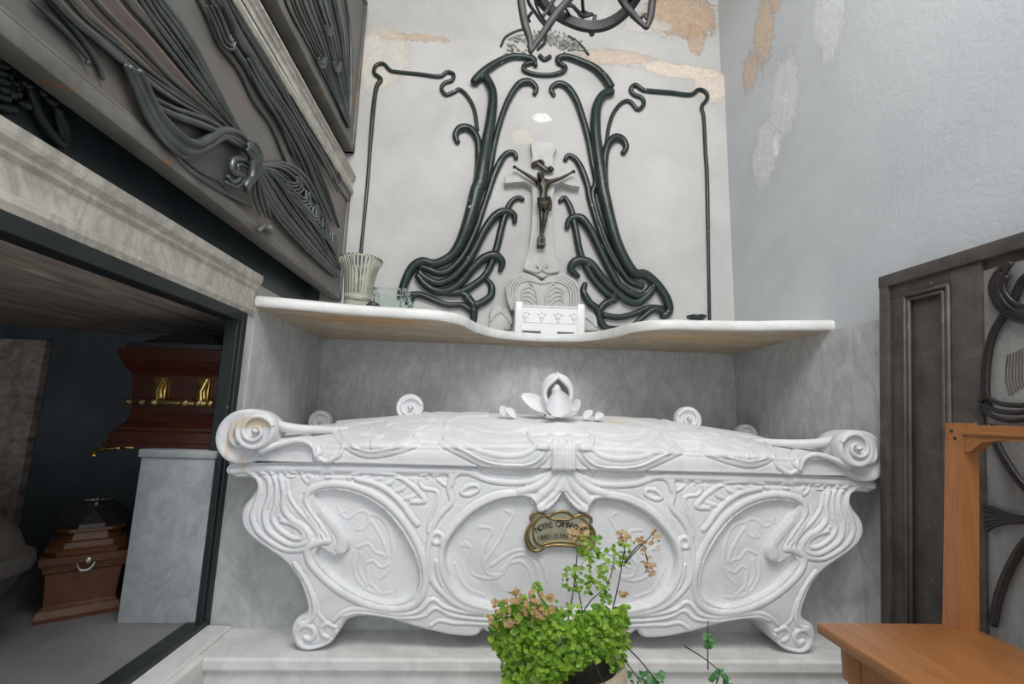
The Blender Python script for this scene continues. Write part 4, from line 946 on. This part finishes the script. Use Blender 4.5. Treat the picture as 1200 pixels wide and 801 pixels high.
obj('drapery_tail', join(bundle(TA, TC, 8, .0075, .004, 1, .03), bundle(TC, TB, 6, .008, .004, 1, .03),
    *[bundle(C1([(905 + 42 * i, 575 + 50 * i), (960 + 38 * i, 640 + 48 * i), (1010 + 28 * i, 640 + 52 * i), (1010 + 28 * i, 600 + 46 * i)]), C1([(915 + 42 * i, 570 + 50 * i), (958 + 36 * i, 605 + 46 * i), (990 + 28 * i, 612 + 50 * i), (995 + 28 * i, 590 + 46 * i)]), 4, .006, .012) for i in range(5)],
    bundle(C1([(850, 600), (850, 660), (870, 720)]), C1([(868, 600), (885, 660), (905, 730)]), 3, .007, .006)), M_BRONZE, p1)
obj('side_band', join(bundle(C1([(640, -60), (700, 60), (740, 150), (800, 230), (850, 330), (910, 420), (960, 540)]), C1([(700, -80), (760, 40), (800, 130), (850, 220), (910, 300), (960, 390), (1010, 500)]), 3, .012, -.002, 1, .05),
    bundle(C1([(725, -60), (810, 90), (900, 240), (1000, 410), (1080, 540), (1130, 640)]), C1([(770, -60), (850, 80), (940, 235), (1030, 390), (1110, 520), (1140, 600)]), 4, .006, .002),
    bundle(C1([(820, 200), (870, 300), (940, 410), (1000, 520), (1050, 640), (1090, 720)]), C1([(845, 195), (905, 290), (980, 400), (1050, 530), (1100, 650), (1135, 760)]), 5, .009, .006, 1, .05),
    bundle(C1([(690, 20), (720, 90), (745, 150), (775, 165), (785, 140)]), C1([(720, 20), (745, 80), (760, 120), (770, 140), (770, 120)]), 3, .006, .006)), M_BRONZE, p1)
obj('leaf_scroll', (bundle(C1([(760, 640), (720, 600), (660, 570), (600, 520), (560, 480)]), C1([(840, 690), (760, 650), (690, 610), (620, 560), (570, 500)]), 2, .007, -.002)), M_BRONZE, p1)
obj('leaf_scroll', (bundle(C1([(100, 0), (200, 90), (285, 190), (290, 215)]), C1([(150, -10), (240, 90), (320, 200), (345, 265)]), 2, .006, -.004)), M_BRONZE, p1)
obj('hinge', join(tube(px2x(crop(230, 130, 3.484, [(255, 490), (275, 470), (300, 492), (312, 488)]), .01), .007, 8), tube(px2x(crop(230, 130, 3.484, [(300, 470), (300, 495)]), .012), .010, 8)), M_STILE, p1)
# upper panel drapery
Q4 = lambda p: crop(280, 0, 4.006, p)
UA = Q4([(180, -120), (230, 40), (300, 170), (380, 320), (450, 460), (515, 600)]); UB = Q4([(460, -200), (500, 0), (520, 150), (525, 300), (525, 450), (520, 600)])
obj('veil', sheet(UA, UB, 50, -.006, .007, 8), M_BRONZED, p2)
obj('drapery', join(bundle(UA, UB, 14, .0065, .0, 1, .02), *[bundle(Q4([(x, y), (x + 12, y + 40), (x + 35, y + 42), (x + 42, y)]), Q4([(x + 10, y), (x + 18, y + 18), (x + 28, y + 20), (x + 32, y)]), 4, .005, .010) for x, y in ((365, 270), (440, 290), (400, 120))]), M_BRONZE, p2)
# ornament lurking on the dark slab at far left
xs = -.792
g = [tube(spline(onX(crop(0, 0, 3.814, q), xs), .006), r, 8) for q, r in (([(130, 330), (140, 420), (170, 510), (220, 590), (270, 640), (295, 610), (280, 550), (255, 480)], .010), ([(180, 420), (200, 370), (245, 380), (265, 430), (230, 455), (205, 430)], .009), ([(20, 210), (60, 270), (70, 330), (45, 390), (20, 420)], .012), ([(90, 320), (60, 350), (70, 400)], .01))]
for i in range(40):
    q = onX(crop(0, 0, 3.814, [(rng.uniform(0, 120), rng.uniform(200, 500))]), xs)[0]; g.append(tube([q - (0, .008, 0), q + (.004, 0, .004), q + (0, .008, 0)], [.006, .010, .005], 6))
for i in range(9):
    q = onX(crop(0, 0, 3.814, [(255 + i * 3, 500 + i * 14)]), xs)[0]; g.append(tube([q - (0, .006, 0), q, q + (0, .006, 0)], [.004, .008, .004], 6))
struct('trim_3', join(*g), M_FRAME, True)

# ------------------------------------------------------------------ niche contents
tag(obj('marble_block', join(box(-1.0, -.79, 1.452, 1.90, ZN, .745, .004), box(-1.006, -.785, 1.446, 1.90, .745, .768, .004)), M_BLOCK, None, True, auto=40), 'upright grey marble block in the niche carrying the red mahogany coffin', 'marble block')
def rect_loft(levels, c, ux, hx, hy, ch=0.0, capped=True):
    """stack of chamfered rectangles: levels = [(z, grow, yshrink)]; axes ux and its normal"""
    ux = np.array([ux[0], ux[1], 0.0]); uy = np.array([-ux[1], ux[0], 0]); V = []; N = 8
    for z, g_ in levels:
        a_, b_ = hx + g_, hy + g_; k = min(ch, a_ * .95, b_ * .95) + 1e-4
        for x, y in ((a_ - k, -b_), (a_, -b_ + k), (a_, b_ - k), (a_ - k, b_), (-a_ + k, b_), (-a_, b_ - k), (-a_, -b_ + k), (-a_ + k, -b_)): V.append(np.array([c[0], c[1], 0]) + ux * x + uy * y + (0, 0, z))
    Fc = [(i * N + j, i * N + (j + 1) % N, (i + 1) * N + (j + 1) % N, (i + 1) * N + j) for i in range(len(levels) - 1) for j in range(N)]
    Fc += [tuple(range(N))[::-1], tuple(range((len(levels) - 1) * N, len(levels) * N))]
    return V, Fc
c1 = empty('coffin', (-.965, 1.70, .769), 'red mahogany coffin with brass bar handle resting on the marble block in the niche', 'coffin')
z = .769
obj('body', rect_loft([(z, .012), (z + .012, .012), (z + .014, .005), (z + .045, .004), (z + .05, -.006), (z + .06, -.006), (z + .075, -.022), (z + .105, -.028), (z + .22, -.020), (z + .235, -.012), (z + .24, -.006), (z + .265, .006), (z + .30, .014)], (-.965, 1.70), (1, 0), .165, .20), M_COFF, c1, False)
obj('lid', rect_loft([(z + .301, .020), (z + .316, .022), (z + .318, .0), (z + .330, -.01), (z + .333, -.03), (z + .348, -.035), (z + .352, -.055), (z + .362, -.06)], (-.965, 1.70), (1, 0), .165, .20, .05), M_COFFD, c1, False)
h = empty_h = None
for i, xh in enumerate((-1.020, -.890)):
    obj('handle_mount', join(box(xh - .022, xh + .022, 1.512, 1.534, z + .135, z + .215, .004), tube([(xh + .018, 1.505, z + .21), (xh + .010, 1.494, z + .17), (xh + .018, 1.490, z + .135)], .006, 8)), M_GOLD, c1, True, auto=40, label='polished brass handle mount')
obj('handle_bar', join(tube([(-1.09, 1.49, z + .135), (-.84, 1.49, z + .135)], .008, 10), *[lathe([(.001, -.012), (.012, -.008), (.014, 0), (.012, .008), (.001, .012)], (x, 1.49, z + .135), 12) for x in (-1.085, -1.045, -1.01, -.92, -.88, -.845)]), M_BRASS, c1, label='dark brass carrying bar with knobs')
for x, y in ((-1.125, 1.52), (-.80, 1.52), (-1.125, 1.88), (-.80, 1.88)): pass
obj('corner_bracket', join(tube(spline([(-1.10, 1.505, z - .004), (-1.15, 1.50, z - .010), (-1.175, 1.50, z - .022), (-1.165, 1.5, z - .03)], .01), .006, 8), tube([(-1.06, 1.505, z - .002), (-1.12, 1.505, z - .004)], .005, 8)), M_GOLD, c1)
# small oak coffin on the niche floor
P1 = onZ([(39, 733)], ZN)[0]; P2_ = onZ([(138, 715)], ZN)[0]
wv = P2_ - P1; W_ = np.linalg.norm(wv[:2]); uv = wv[:2] / W_; nv_ = np.array([-uv[1], uv[0]]); LEN = .30
cc = P1[:2] + uv * W_ / 2 + nv_ * LEN / 2
c2 = empty('coffin', (cc[0], cc[1], ZN), 'small brown oak coffin with a dark lid and pewter cross on the niche floor', 'coffin')
hx, hy = W_ / 2, LEN / 2
def lv(L): return [(ZN + zz, g_) for zz, g_ in L]
obj('body', rect_loft(lv([(0, .002), (.012, .003), (.03, -.001), (.036, -.008), (.040, -.012), (.125, -.006), (.13, .0), (.15, .004), (.152, .010), (.172, .012)]), cc, uv, hx, hy), M_COFF2, c2, False)
obj('lid', rect_loft(lv([(.173, .006), (.185, .008), (.19, -.004), (.205, -.006), (.208, -.018), (.228, -.022), (.232, -.010), (.240, -.010)]), cc, uv, hx, hy, .03), M_COFF2, c2, False)
obj('lid_top', rect_loft(lv([(.241, -.008), (.252, -.010), (.285, -.045), (.288, -.05)]), cc, uv, hx, hy, .05), M_COFFD, c2, False, label='dark faceted lid top')
def cl(a_, b_, z_): q = cc + uv * a_ + nv_ * b_; return (q[0], q[1], ZN + z_)
obj('lid_cross', join(tube([cl(0, -.06, .294), cl(0, .08, .294)], .006, 8), tube([cl(-.03, .03, .294), cl(.03, .03, .294)], .006, 8), tube([cl(.0, .0, .298), cl(0, .05, .298)], .008, 8)), M_SILV, c2, label='pewter cross')
obj('handle', join(tube(spline([cl(-.02, -hy - .012, .150), cl(-.01, -hy - .024, .135), cl(.01, -hy - .024, .135), cl(.02, -hy - .012, .150)], .004), .004, 8), lathe([(.001, -.004), (.010, -.002), (.012, .004)], cl(0, -hy - .010, .155), 12, None, 'Y')), M_SILV, c2, label='pewter drop handle')
# dusty dark coffin half out of frame
def rr_loft(levels, c, hx, hy, N=48, e=3.2):
    V = []
    for z_, s_ in levels:
        for k in range(N):
            a_ = 2 * PI * k / N; ca, sa = math.cos(a_), math.sin(a_)
            V.append((c[0] + (hx + s_) * np.sign(ca) * abs(ca) ** (2 / e), c[1] + (hy + s_) * np.sign(sa) * abs(sa) ** (2 / e), z_))
    Fc = [(i * N + j, i * N + (j + 1) % N, (i + 1) * N + (j + 1) % N, (i + 1) * N + j) for i in range(len(levels) - 1) for j in range(N)]
    return V, Fc + [tuple(range(N))[::-1], tuple(range((len(levels) - 1) * N, len(levels) * N))]
C3 = (-1.465, 1.20)
c3 = empty('coffin', (C3[0], C3[1], ZN), 'dusty dark rounded coffin at the lower left edge of the niche', 'coffin')
z = ZN
obj('body', rr_loft([(z, -.10), (z + .03, -.10), (z + .035, -.09), (z + .06, -.085), (z + .12, -.06), (z + .16, -.035), (z + .19, -.02), (z + .20, -.01)], C3, .39, .15), M_COFFG, c3, True, auto=60)
obj('lid', rr_loft([(z + .201, -.005), (z + .22, .0), (z + .24, -.004), (z + .245, -.02), (z + .29, -.035), (z + .33, -.07), (z + .345, -.10), (z + .35, -.14)], C3, .39, .15), M_COFFG, c3, True, auto=60)

# ------------------------------------------------------------------ iron door leaf folded back against the right wall
XD = 1.140
dO = onX([(1031, 325)], XD)[0]; dT = onX([(1200, 272)], XD)[0]; dB = onX([(1033, 725)], XD)[0]
U = (dT - dO) / np.linalg.norm(dT - dO); Vv = (dB - dO) / abs(dB[2] - dO[2])
HD = dO[2] - .03; WD = .62
def dfr(u, v, w): return tuple(dO + U * u + Vv * v + np.array([-w, 0, 0]))
def duv(p):
    q = onX(p, XD) - dO; Mx = np.array([[U[1], Vv[1]], [U[2], Vv[2]]]); return np.linalg.solve(Mx, q[:, 1:].T).T
def dbox(u0, u1, v0, v1, w0, w1, bev=.003):
    v, f = box(u0, u1, v0, v1, w0, w1, bev); return fix(([dfr(*p) for p in v], f))
door = empty('door_1', tuple(dO), 'dark weathered iron door leaf with a glazed ornamental panel against the right wall', 'door', kind='structure')
uA = duv([(1031, 400), (1059, 400), (1068, 400), (1100, 400), (1110, 400), (1150, 400)])[:, 0]
vp = duv([(1062, 346), (1105, 335)])[:, 1].mean(); vg = duv([(1152, 316)])[0][1]
obj('leaf_frame', join(dbox(0, WD, 0, HD, -.045, -.012), dbox(0, .030, 0, HD, -.03, .0035), dbox(-.001, WD, -.001, .034, -.031, .005), dbox(0, WD, HD - .1, HD, -.03, .002), dbox(uA[4] + .008, uA[5], .02, HD, -.03, -.002), dbox(.029, uA[1], .03, HD - .01, -.03, -.0065),
    dbox(.028, uA[5], .03, vp, -.03, -.0055), dbox(WD - .06, WD, 0, HD, -.03, .002)), M_IRON, door, True, auto=40)
g = []
for o_, r_ in ((0, .006), (.013, .005)):
    q = [(uA[1] + o_, vp + o_), (uA[4] - o_, vp + o_), (uA[4] - o_, HD - .14 - o_), (uA[1] + o_, HD - .14 - o_)]
    for (a_, b_), (c_, d_) in zip(q, q[1:] + q[:1]): g.append(tube([dfr(a_, b_, -.004), dfr(c_, d_, -.004)], r_, 8))
obj('panel_moulding', join(*g), M_IRON, door)
obj('pane', dbox(uA[5] - .004, WD - .05, vg, HD - .1, -.012, -.008, 0), M_GLASSD, door, False, label='etched frosted pane')
E6 = lambda p: crop(1100, 280, 4.0, p)
E8 = lambda p: crop(800, 250, 1.4525, p)
def dst(px, r, w=.004, step=.006):
    q = duv(px); return tube(spline([dfr(a_, b_, w) for a_, b_ in q], step), r, 8, (1, 0, 0), .8)
g = [dst(E6(q), r, w) for q, r, w in (([(345, 112), (300, 140), (262, 200), (262, 265), (300, 330), (355, 368), (420, 388), (520, 390)], .0062, .006), ([(362, 112), (335, 150), (310, 200), (300, 240), (330, 300), (375, 335), (430, 352), (520, 352)], .006, .010), ([(310, 160), (280, 215), (285, 275), (320, 325), (370, 352), (430, 370)], .006, .008),
     ([(340, 175), (322, 225), (345, 275), (390, 310), (450, 325)], .006, .010))]
obj('crescent', join(*g), M_IRONB, door)
g = [dst(E6(q), r, w) for q, r, w in (([(480, 130), (400, 190), (350, 290), (300, 370), (265, 430), (240, 510), (226, 610), (225, 720), (240, 790)], .0085, .002),)]
g += [dst(E8(q), r, w) for q, r, w in (([(520, 360), (545, 410), (575, 455), (620, 500)], .009, .002), ([(640, 520), (590, 555), (560, 600), (540, 650), (530, 700)], .009, .002))]
obj('tendril', join(*g), M_IRONB, door)
E5 = lambda p: crop(1020, 260, 3.339, p)
obj('lower_crescent', join(*[dst(E5(q), .0055, .008) for q in ([(440, 705), (470, 685), (510, 708), (601, 718), (700, 700)], [(445, 715), (480, 730), (530, 742), (601, 745), (700, 725)], [(450, 725), (480, 755), (540, 775), (601, 775), (700, 755)])]), M_IRONB, door)
obj('leaf_fan', join(*[dst(E8([(515 + i, 495 + 9 * i), (535, 503 + 5.5 * i), (560, 513 + 2.5 * i), (600, 520 + i)]), .0042, .004) for i in range(6)]), M_IRONB, door)
obj('pane_etching', join(*[dst(E8([(548 + i * 5, 240 - i * 2), (545 + i * 5.5, 280), (552 + i * 5, 310 - i * 3)]), .0012, -.007) for i in range(6)]), M_IRON, door)

# ------------------------------------------------------------------ oak prie-dieu chair facing left
YFAR, YNEAR = 1.03, .62
sp_ = onY([(955, 728)], YFAR)[0]; ZSEAT = sp_[2]; XS0 = sp_[0]
pbs = onY([(1104, 727)], YFAR)[0]; pts_ = onY([(1108, 495)], YFAR)[0]; ptr = onY([(1131, 499)], YFAR)[0]
chair = empty('prie_dieu_chair', ((XS0 + 1.0) / 2, .82, 0), 'orange oak low chair with pegged back posts in front of the iron door', 'chair')
XB = pbs[0]
obj('seat', fix(box(XS0, XB + .05, YNEAR, YFAR, ZSEAT - .022, ZSEAT, .006)), M_CHAIR, chair, True, auto=40)
obj('apron', join(box(XS0 + .035, XB + .02, YFAR - .055, YFAR - .035, ZSEAT - .085, ZSEAT - .022), box(XS0 + .035, XB + .02, YNEAR + .035, YNEAR + .055, ZSEAT - .085, ZSEAT - .022), box(XS0 + .035, XS0 + .055, YNEAR + .04, YFAR - .04, ZSEAT - .085, ZSEAT - .022)), M_CHAIRV, chair, False)
lp = [(.012, 0), (.016, .02), (.013, .05), (.018, .12), (.021, .22), (.017, .30), (.012, .315), (.020, .325), (.020, .335), (.013, .345), (.021, .365), (.021, ZSEAT - .085)]
for y in (YFAR - .05, YNEAR + .05):
    obj('leg', join(lathe([(.001, 0)] + lp, (XS0 + .052, y, 0), 20), box(XS0 + .03, XS0 + .074, y - .022, y + .022, ZSEAT - .095, ZSEAT - .022, .003)), M_CHAIRV, chair, True, auto=50)
rk = (pts_[0] - XB) / (pts_[2] - ZSEAT)
def post(y0, y1):
    V = []
    for zz, wx in ((0, .036), (ZSEAT, .042), (pts_[2] - .01, .040), (pts_[2], .034)):
        xb = XB + (zz - ZSEAT) * (rk if zz > ZSEAT else -.10)
        V += [(xb, y0, zz), (xb + wx, y0, zz), (xb + wx, y1, zz), (xb, y1, zz)]
    Fc = [(i * 4 + j, i * 4 + (j + 1) % 4, i * 4 + 4 + (j + 1) % 4, i * 4 + 4 + j) for i in range(3) for j in range(4)] + [(3, 2, 1, 0), (12, 13, 14, 15)]
    return fix((V, Fc))
for y0, y1 in ((YFAR - .038, YFAR), (YNEAR, YNEAR + .038)):
    po_ = obj('back_post', post(y0, y1), M_CHAIRV, chair, False)
    ym = (y0 + y1) / 2
    obj('peg', join(*[tube([(XB + (zz - ZSEAT) * rk - .0015, ym + dy, zz), (XB + (zz - ZSEAT) * rk + .01, ym + dy, zz)], .0035, 8) for zz, dy in ((pts_[2] - .018, .004), (pts_[2] - .034, -.004))]), M_INK, po_)
zt = pts_[2]; xr = XB + (zt - ZSEAT) * rk
rail = []
q = [(YNEAR + .038, zt - .004), (YFAR - .038, zt - .004), (YFAR - .038, zt - .062), (YFAR - .052, zt - .060), (YFAR - .075, zt - .040), (YFAR - .11, zt - .034), (YNEAR + .11, zt - .034), (YNEAR + .075, zt - .040), (YNEAR + .052, zt - .060), (YNEAR + .038, zt - .062)]
obj('top_rail', join(prism(q, xr + .004, xr + .030, lambda u, v, w: (w + (v - zt) * rk, u, v)), box(xr - .004, xr + .034, YNEAR + .036, YFAR - .036, zt - .026, zt - .018, .002)), M_CHAIR, chair, False)
for y0, y1 in ((YFAR - .05, YFAR - .02), (YNEAR + .05, YNEAR + .02)):
    obj('stretcher', tube([(XS0 + .05, y0, .15), (XB + .045, y1, .15)], .010, 10), M_CHAIRV, chair)

# ------------------------------------------------------------------ potted maidenhair fern
YPT = 1.12
pc = onY([(668, 772)], YPT)[0]; ps = YPT / F
fern = empty('potted_fern', (pc[0], YPT, 0), 'potted maidenhair fern with bright green leaves in front of the sarcophagus', 'plant')
zr = pc[2]
obj('pot', lathe([(.001, 0), (.075, 0), (.08, .01), (.085, zr * .4), (.108, zr - .05), (.112, zr - .045), (.122, zr - .04), (.124, zr - .012), (.118, zr), (.105, zr), (.103, zr - .03), (.001, zr - .03)], (pc[0], YPT, 0), 40), M_POT, fern, True, auto=50)
obj('soil', lathe([(.001, zr - .012), (.06, zr - .014), (.104, zr - .022)], (pc[0], YPT, 0), 30), M_SOIL, fern)
def leaf_geo(c, r, nrm_, up, lobes=3):
    n_ = np.asarray(nrm_, float); n_ /= np.linalg.norm(n_); t = np.cross(n_, up); t /= np.linalg.norm(t) + 1e-9; b = np.cross(t, n_)
    V = [c - b * r * .75]
    for k in range(13):
        a_ = -1.75 + 3.5 * k / 12; rr = r * (.88 + .14 * math.cos(a_ * 3.6))
        V.append(c + t * math.sin(a_) * rr + b * (math.cos(a_) * rr * .9) + n_ * r * .22 * (abs(a_) - .7))
    return np.array(V), [(0, k, k + 1) for k in range(1, 13)]
def leaves(pxs, Ys, rpx, name, mat):
    g = []
    for p, Y in zip(pxs, Ys):
        c = onY([p], Y)[0]; nn = np.array([rng.normal(0, .7), -1 + rng.normal(0, .3), .7 + rng.normal(0, .6)])
        g.append(leaf_geo(c, rpx * ps * rng.uniform(.55, 1.25), nn, np.array([rng.normal(0, .5), 0, 1.0])))
    return obj(name, join(*g), mat, fern, True)
def in_region(poly, n):
    poly = np.array(poly, float); lo, hi = poly.min(0), poly.max(0); out = []
    while len(out) < n:
        p = rng.uniform(lo, hi, (n, 2)); out += list(p[Relief.inside(p, poly)])
    return np.array(out[:n])
DP = lambda p: crop(540, 580, 3.623, p)
reg = DP([(130, 520), (180, 480), (260, 460), (360, 470), (440, 490), (470, 540), (560, 500), (640, 490), (700, 480), (710, 560), (660, 620), (590, 640), (540, 690), (480, 700), (460, 760), (430, 830), (330, 900), (200, 880), (170, 700), (120, 600)])
pp = np.vstack([in_region(reg, 1500), in_region(DP([(120, 540), (150, 470), (260, 420), (380, 430), (470, 470), (560, 460), (640, 440), (720, 470), (720, 540), (400, 560)]), 90), in_region(DP([(560, 500), (640, 480), (700, 480), (712, 580), (690, 650), (620, 690), (560, 700), (520, 720), (500, 640)]), 200), in_region(DP([(600, 640), (700, 560), (720, 640), (690, 740), (640, 760)]), 60), in_region(DP([(450, 640), (620, 620), (600, 690), (500, 740), (450, 760)]), 130)])
cx_ = 650
def dome(p): 
    u = (p[:, 0] - cx_) / 95; v = (p[:, 1] - 740) / 110
    return YPT - .12 * np.sqrt(np.clip(1 - u * u - v * v * .6, 0, 1)) 
leaves(pp, dome(pp) + rng.exponential(.035, len(pp)), 4.0, 'foliage', M_LEAF)
pp = in_region(DP([(90, 500), (200, 400), (300, 400), (420, 430), (400, 500), (200, 560), (130, 560)]), 60); leaves(pp, dome(pp), 3.8, 'dry_foliage', M_LEAFB)
# upright fronds
stems = [([(455, 530), (470, 450), (485, 350), (495, 245), (510, 205)], -.02), ([(640, 500), (660, 420), (682, 310), (695, 220), (680, 170)], -.03), ([(505, 520), (550, 450), (605, 400)], -.02), ([(520, 520), (505, 430), (480, 330)], 0), ([(690, 300), (740, 240), (800, 180), (830, 145)], -.03), ([(690, 290), (760, 210), (790, 270), (785, 330)], -.03), ([(600, 500), (610, 420), (640, 330), (650, 260)], -.01),
         ([(360, 480), (330, 420), (310, 380)], 0), ([(250, 480), (230, 420), (200, 410)], 0)]
stems += [([(640, 600), (690, 690), (740, 760), (790, 830)], -.05), ([(680, 620), (760, 700), (830, 790), (850, 850)], -.02), ([(560, 700), (600, 780), (640, 860)], -.10), ([(950, 640), (1030, 690), (1100, 745)], .0), ([(1050, 740), (1048, 650), (1050, 530)], .0), ([(1100, 745), (1085, 800), (1040, 900), (900, 880)], .0)]
for q, dy in stems: obj('stem', tube(spline(onY(DP(q), YPT + dy), .006), [.0016, .0013, .0009], 6), M_STEM, fern)
pp = np.vstack([in_region(DP([(500, 175), (590, 180), (600, 250), (560, 290), (500, 280), (490, 230)]), 55), in_region(DP([(430, 320), (480, 290), (570, 300), (640, 310), (640, 390), (560, 420), (480, 420), (430, 390)]), 95), in_region(DP([(600, 250), (660, 200), (740, 200), (720, 290), (660, 310), (600, 300)]), 45), in_region(DP([(600, 400), (640, 390), (630, 480), (590, 480)]), 18),
                in_region(DP([(300, 370), (350, 365), (350, 400), (310, 410)]), 12), in_region(DP([(650, 480), (700, 470), (710, 540), (660, 560)]), 25)])
leaves(pp, YPT - .02 + rng.normal(0, .02, len(pp)), 3.1, 'frond_leaves', M_LEAF)
pp = np.vstack([in_region(DP([(655, 155), (700, 150), (730, 190), (680, 200)]), 20), in_region(DP([(740, 190), (800, 170), (830, 130), (850, 220), (820, 260), (830, 340), (780, 350), (770, 270)]), 42), in_region(DP([(430, 150), (520, 120), (560, 190), (490, 210)]), 30), in_region(DP([(670, 410), (710, 410), (700, 450)]), 8), in_region(DP([(640, 560), (700, 560), (690, 640)]), 16)])
leaves(pp, YPT - .03 + rng.normal(0, .015, len(pp)), 3.0, 'dry_frond_leaves', M_LEAFB)
pp = np.vstack([in_region(DP([(1030, 620), (1055, 560), (1070, 640), (1050, 680)]), 14), in_region(DP([(1060, 770), (1110, 740), (1160, 790), (1150, 840), (1060, 830)]), 28), in_region(DP([(680, 750), (860, 750), (850, 860), (680, 860)]), 70)])
leaves(pp, YPT + rng.normal(0, .015, len(pp)), 3.4, 'sprig_leaves', M_LEAFD)

# ------------------------------------------------------------------ sky daylight plus an added high lamp: the chapel is open to the sky at the front, door side behind the camera
w = bpy.data.worlds.new('sky'); scn.world = w; w.use_nodes = True
bg = w.node_tree.nodes['Background']; bg.inputs[0].default_value = (.92, .96, 1.0, 1); bg.inputs[1].default_value = 1.25
ld = bpy.data.lights.new('added_high_front_lamp', 'AREA'); ld.shape = 'RECTANGLE'; ld.size = 1.5; ld.size_y = .9; ld.energy = 40; ld.color = (1, .985, .96)  # added area lamp high under the ceiling, tilted down for more contrast
lo = bpy.data.objects.new('added_high_front_lamp', ld); COL.objects.link(lo); lo.location = (.22, -.1, 3.0); lo.rotation_euler = (math.radians(48), 0, 0)
vs_ = scn.view_settings; scn.display_settings.display_device = 'sRGB'
vs_.view_transform = 'Standard'; vs_.look = 'None'; vs_.gamma = 1; vs_.use_curve_mapping = False; vs_.exposure = 0.25
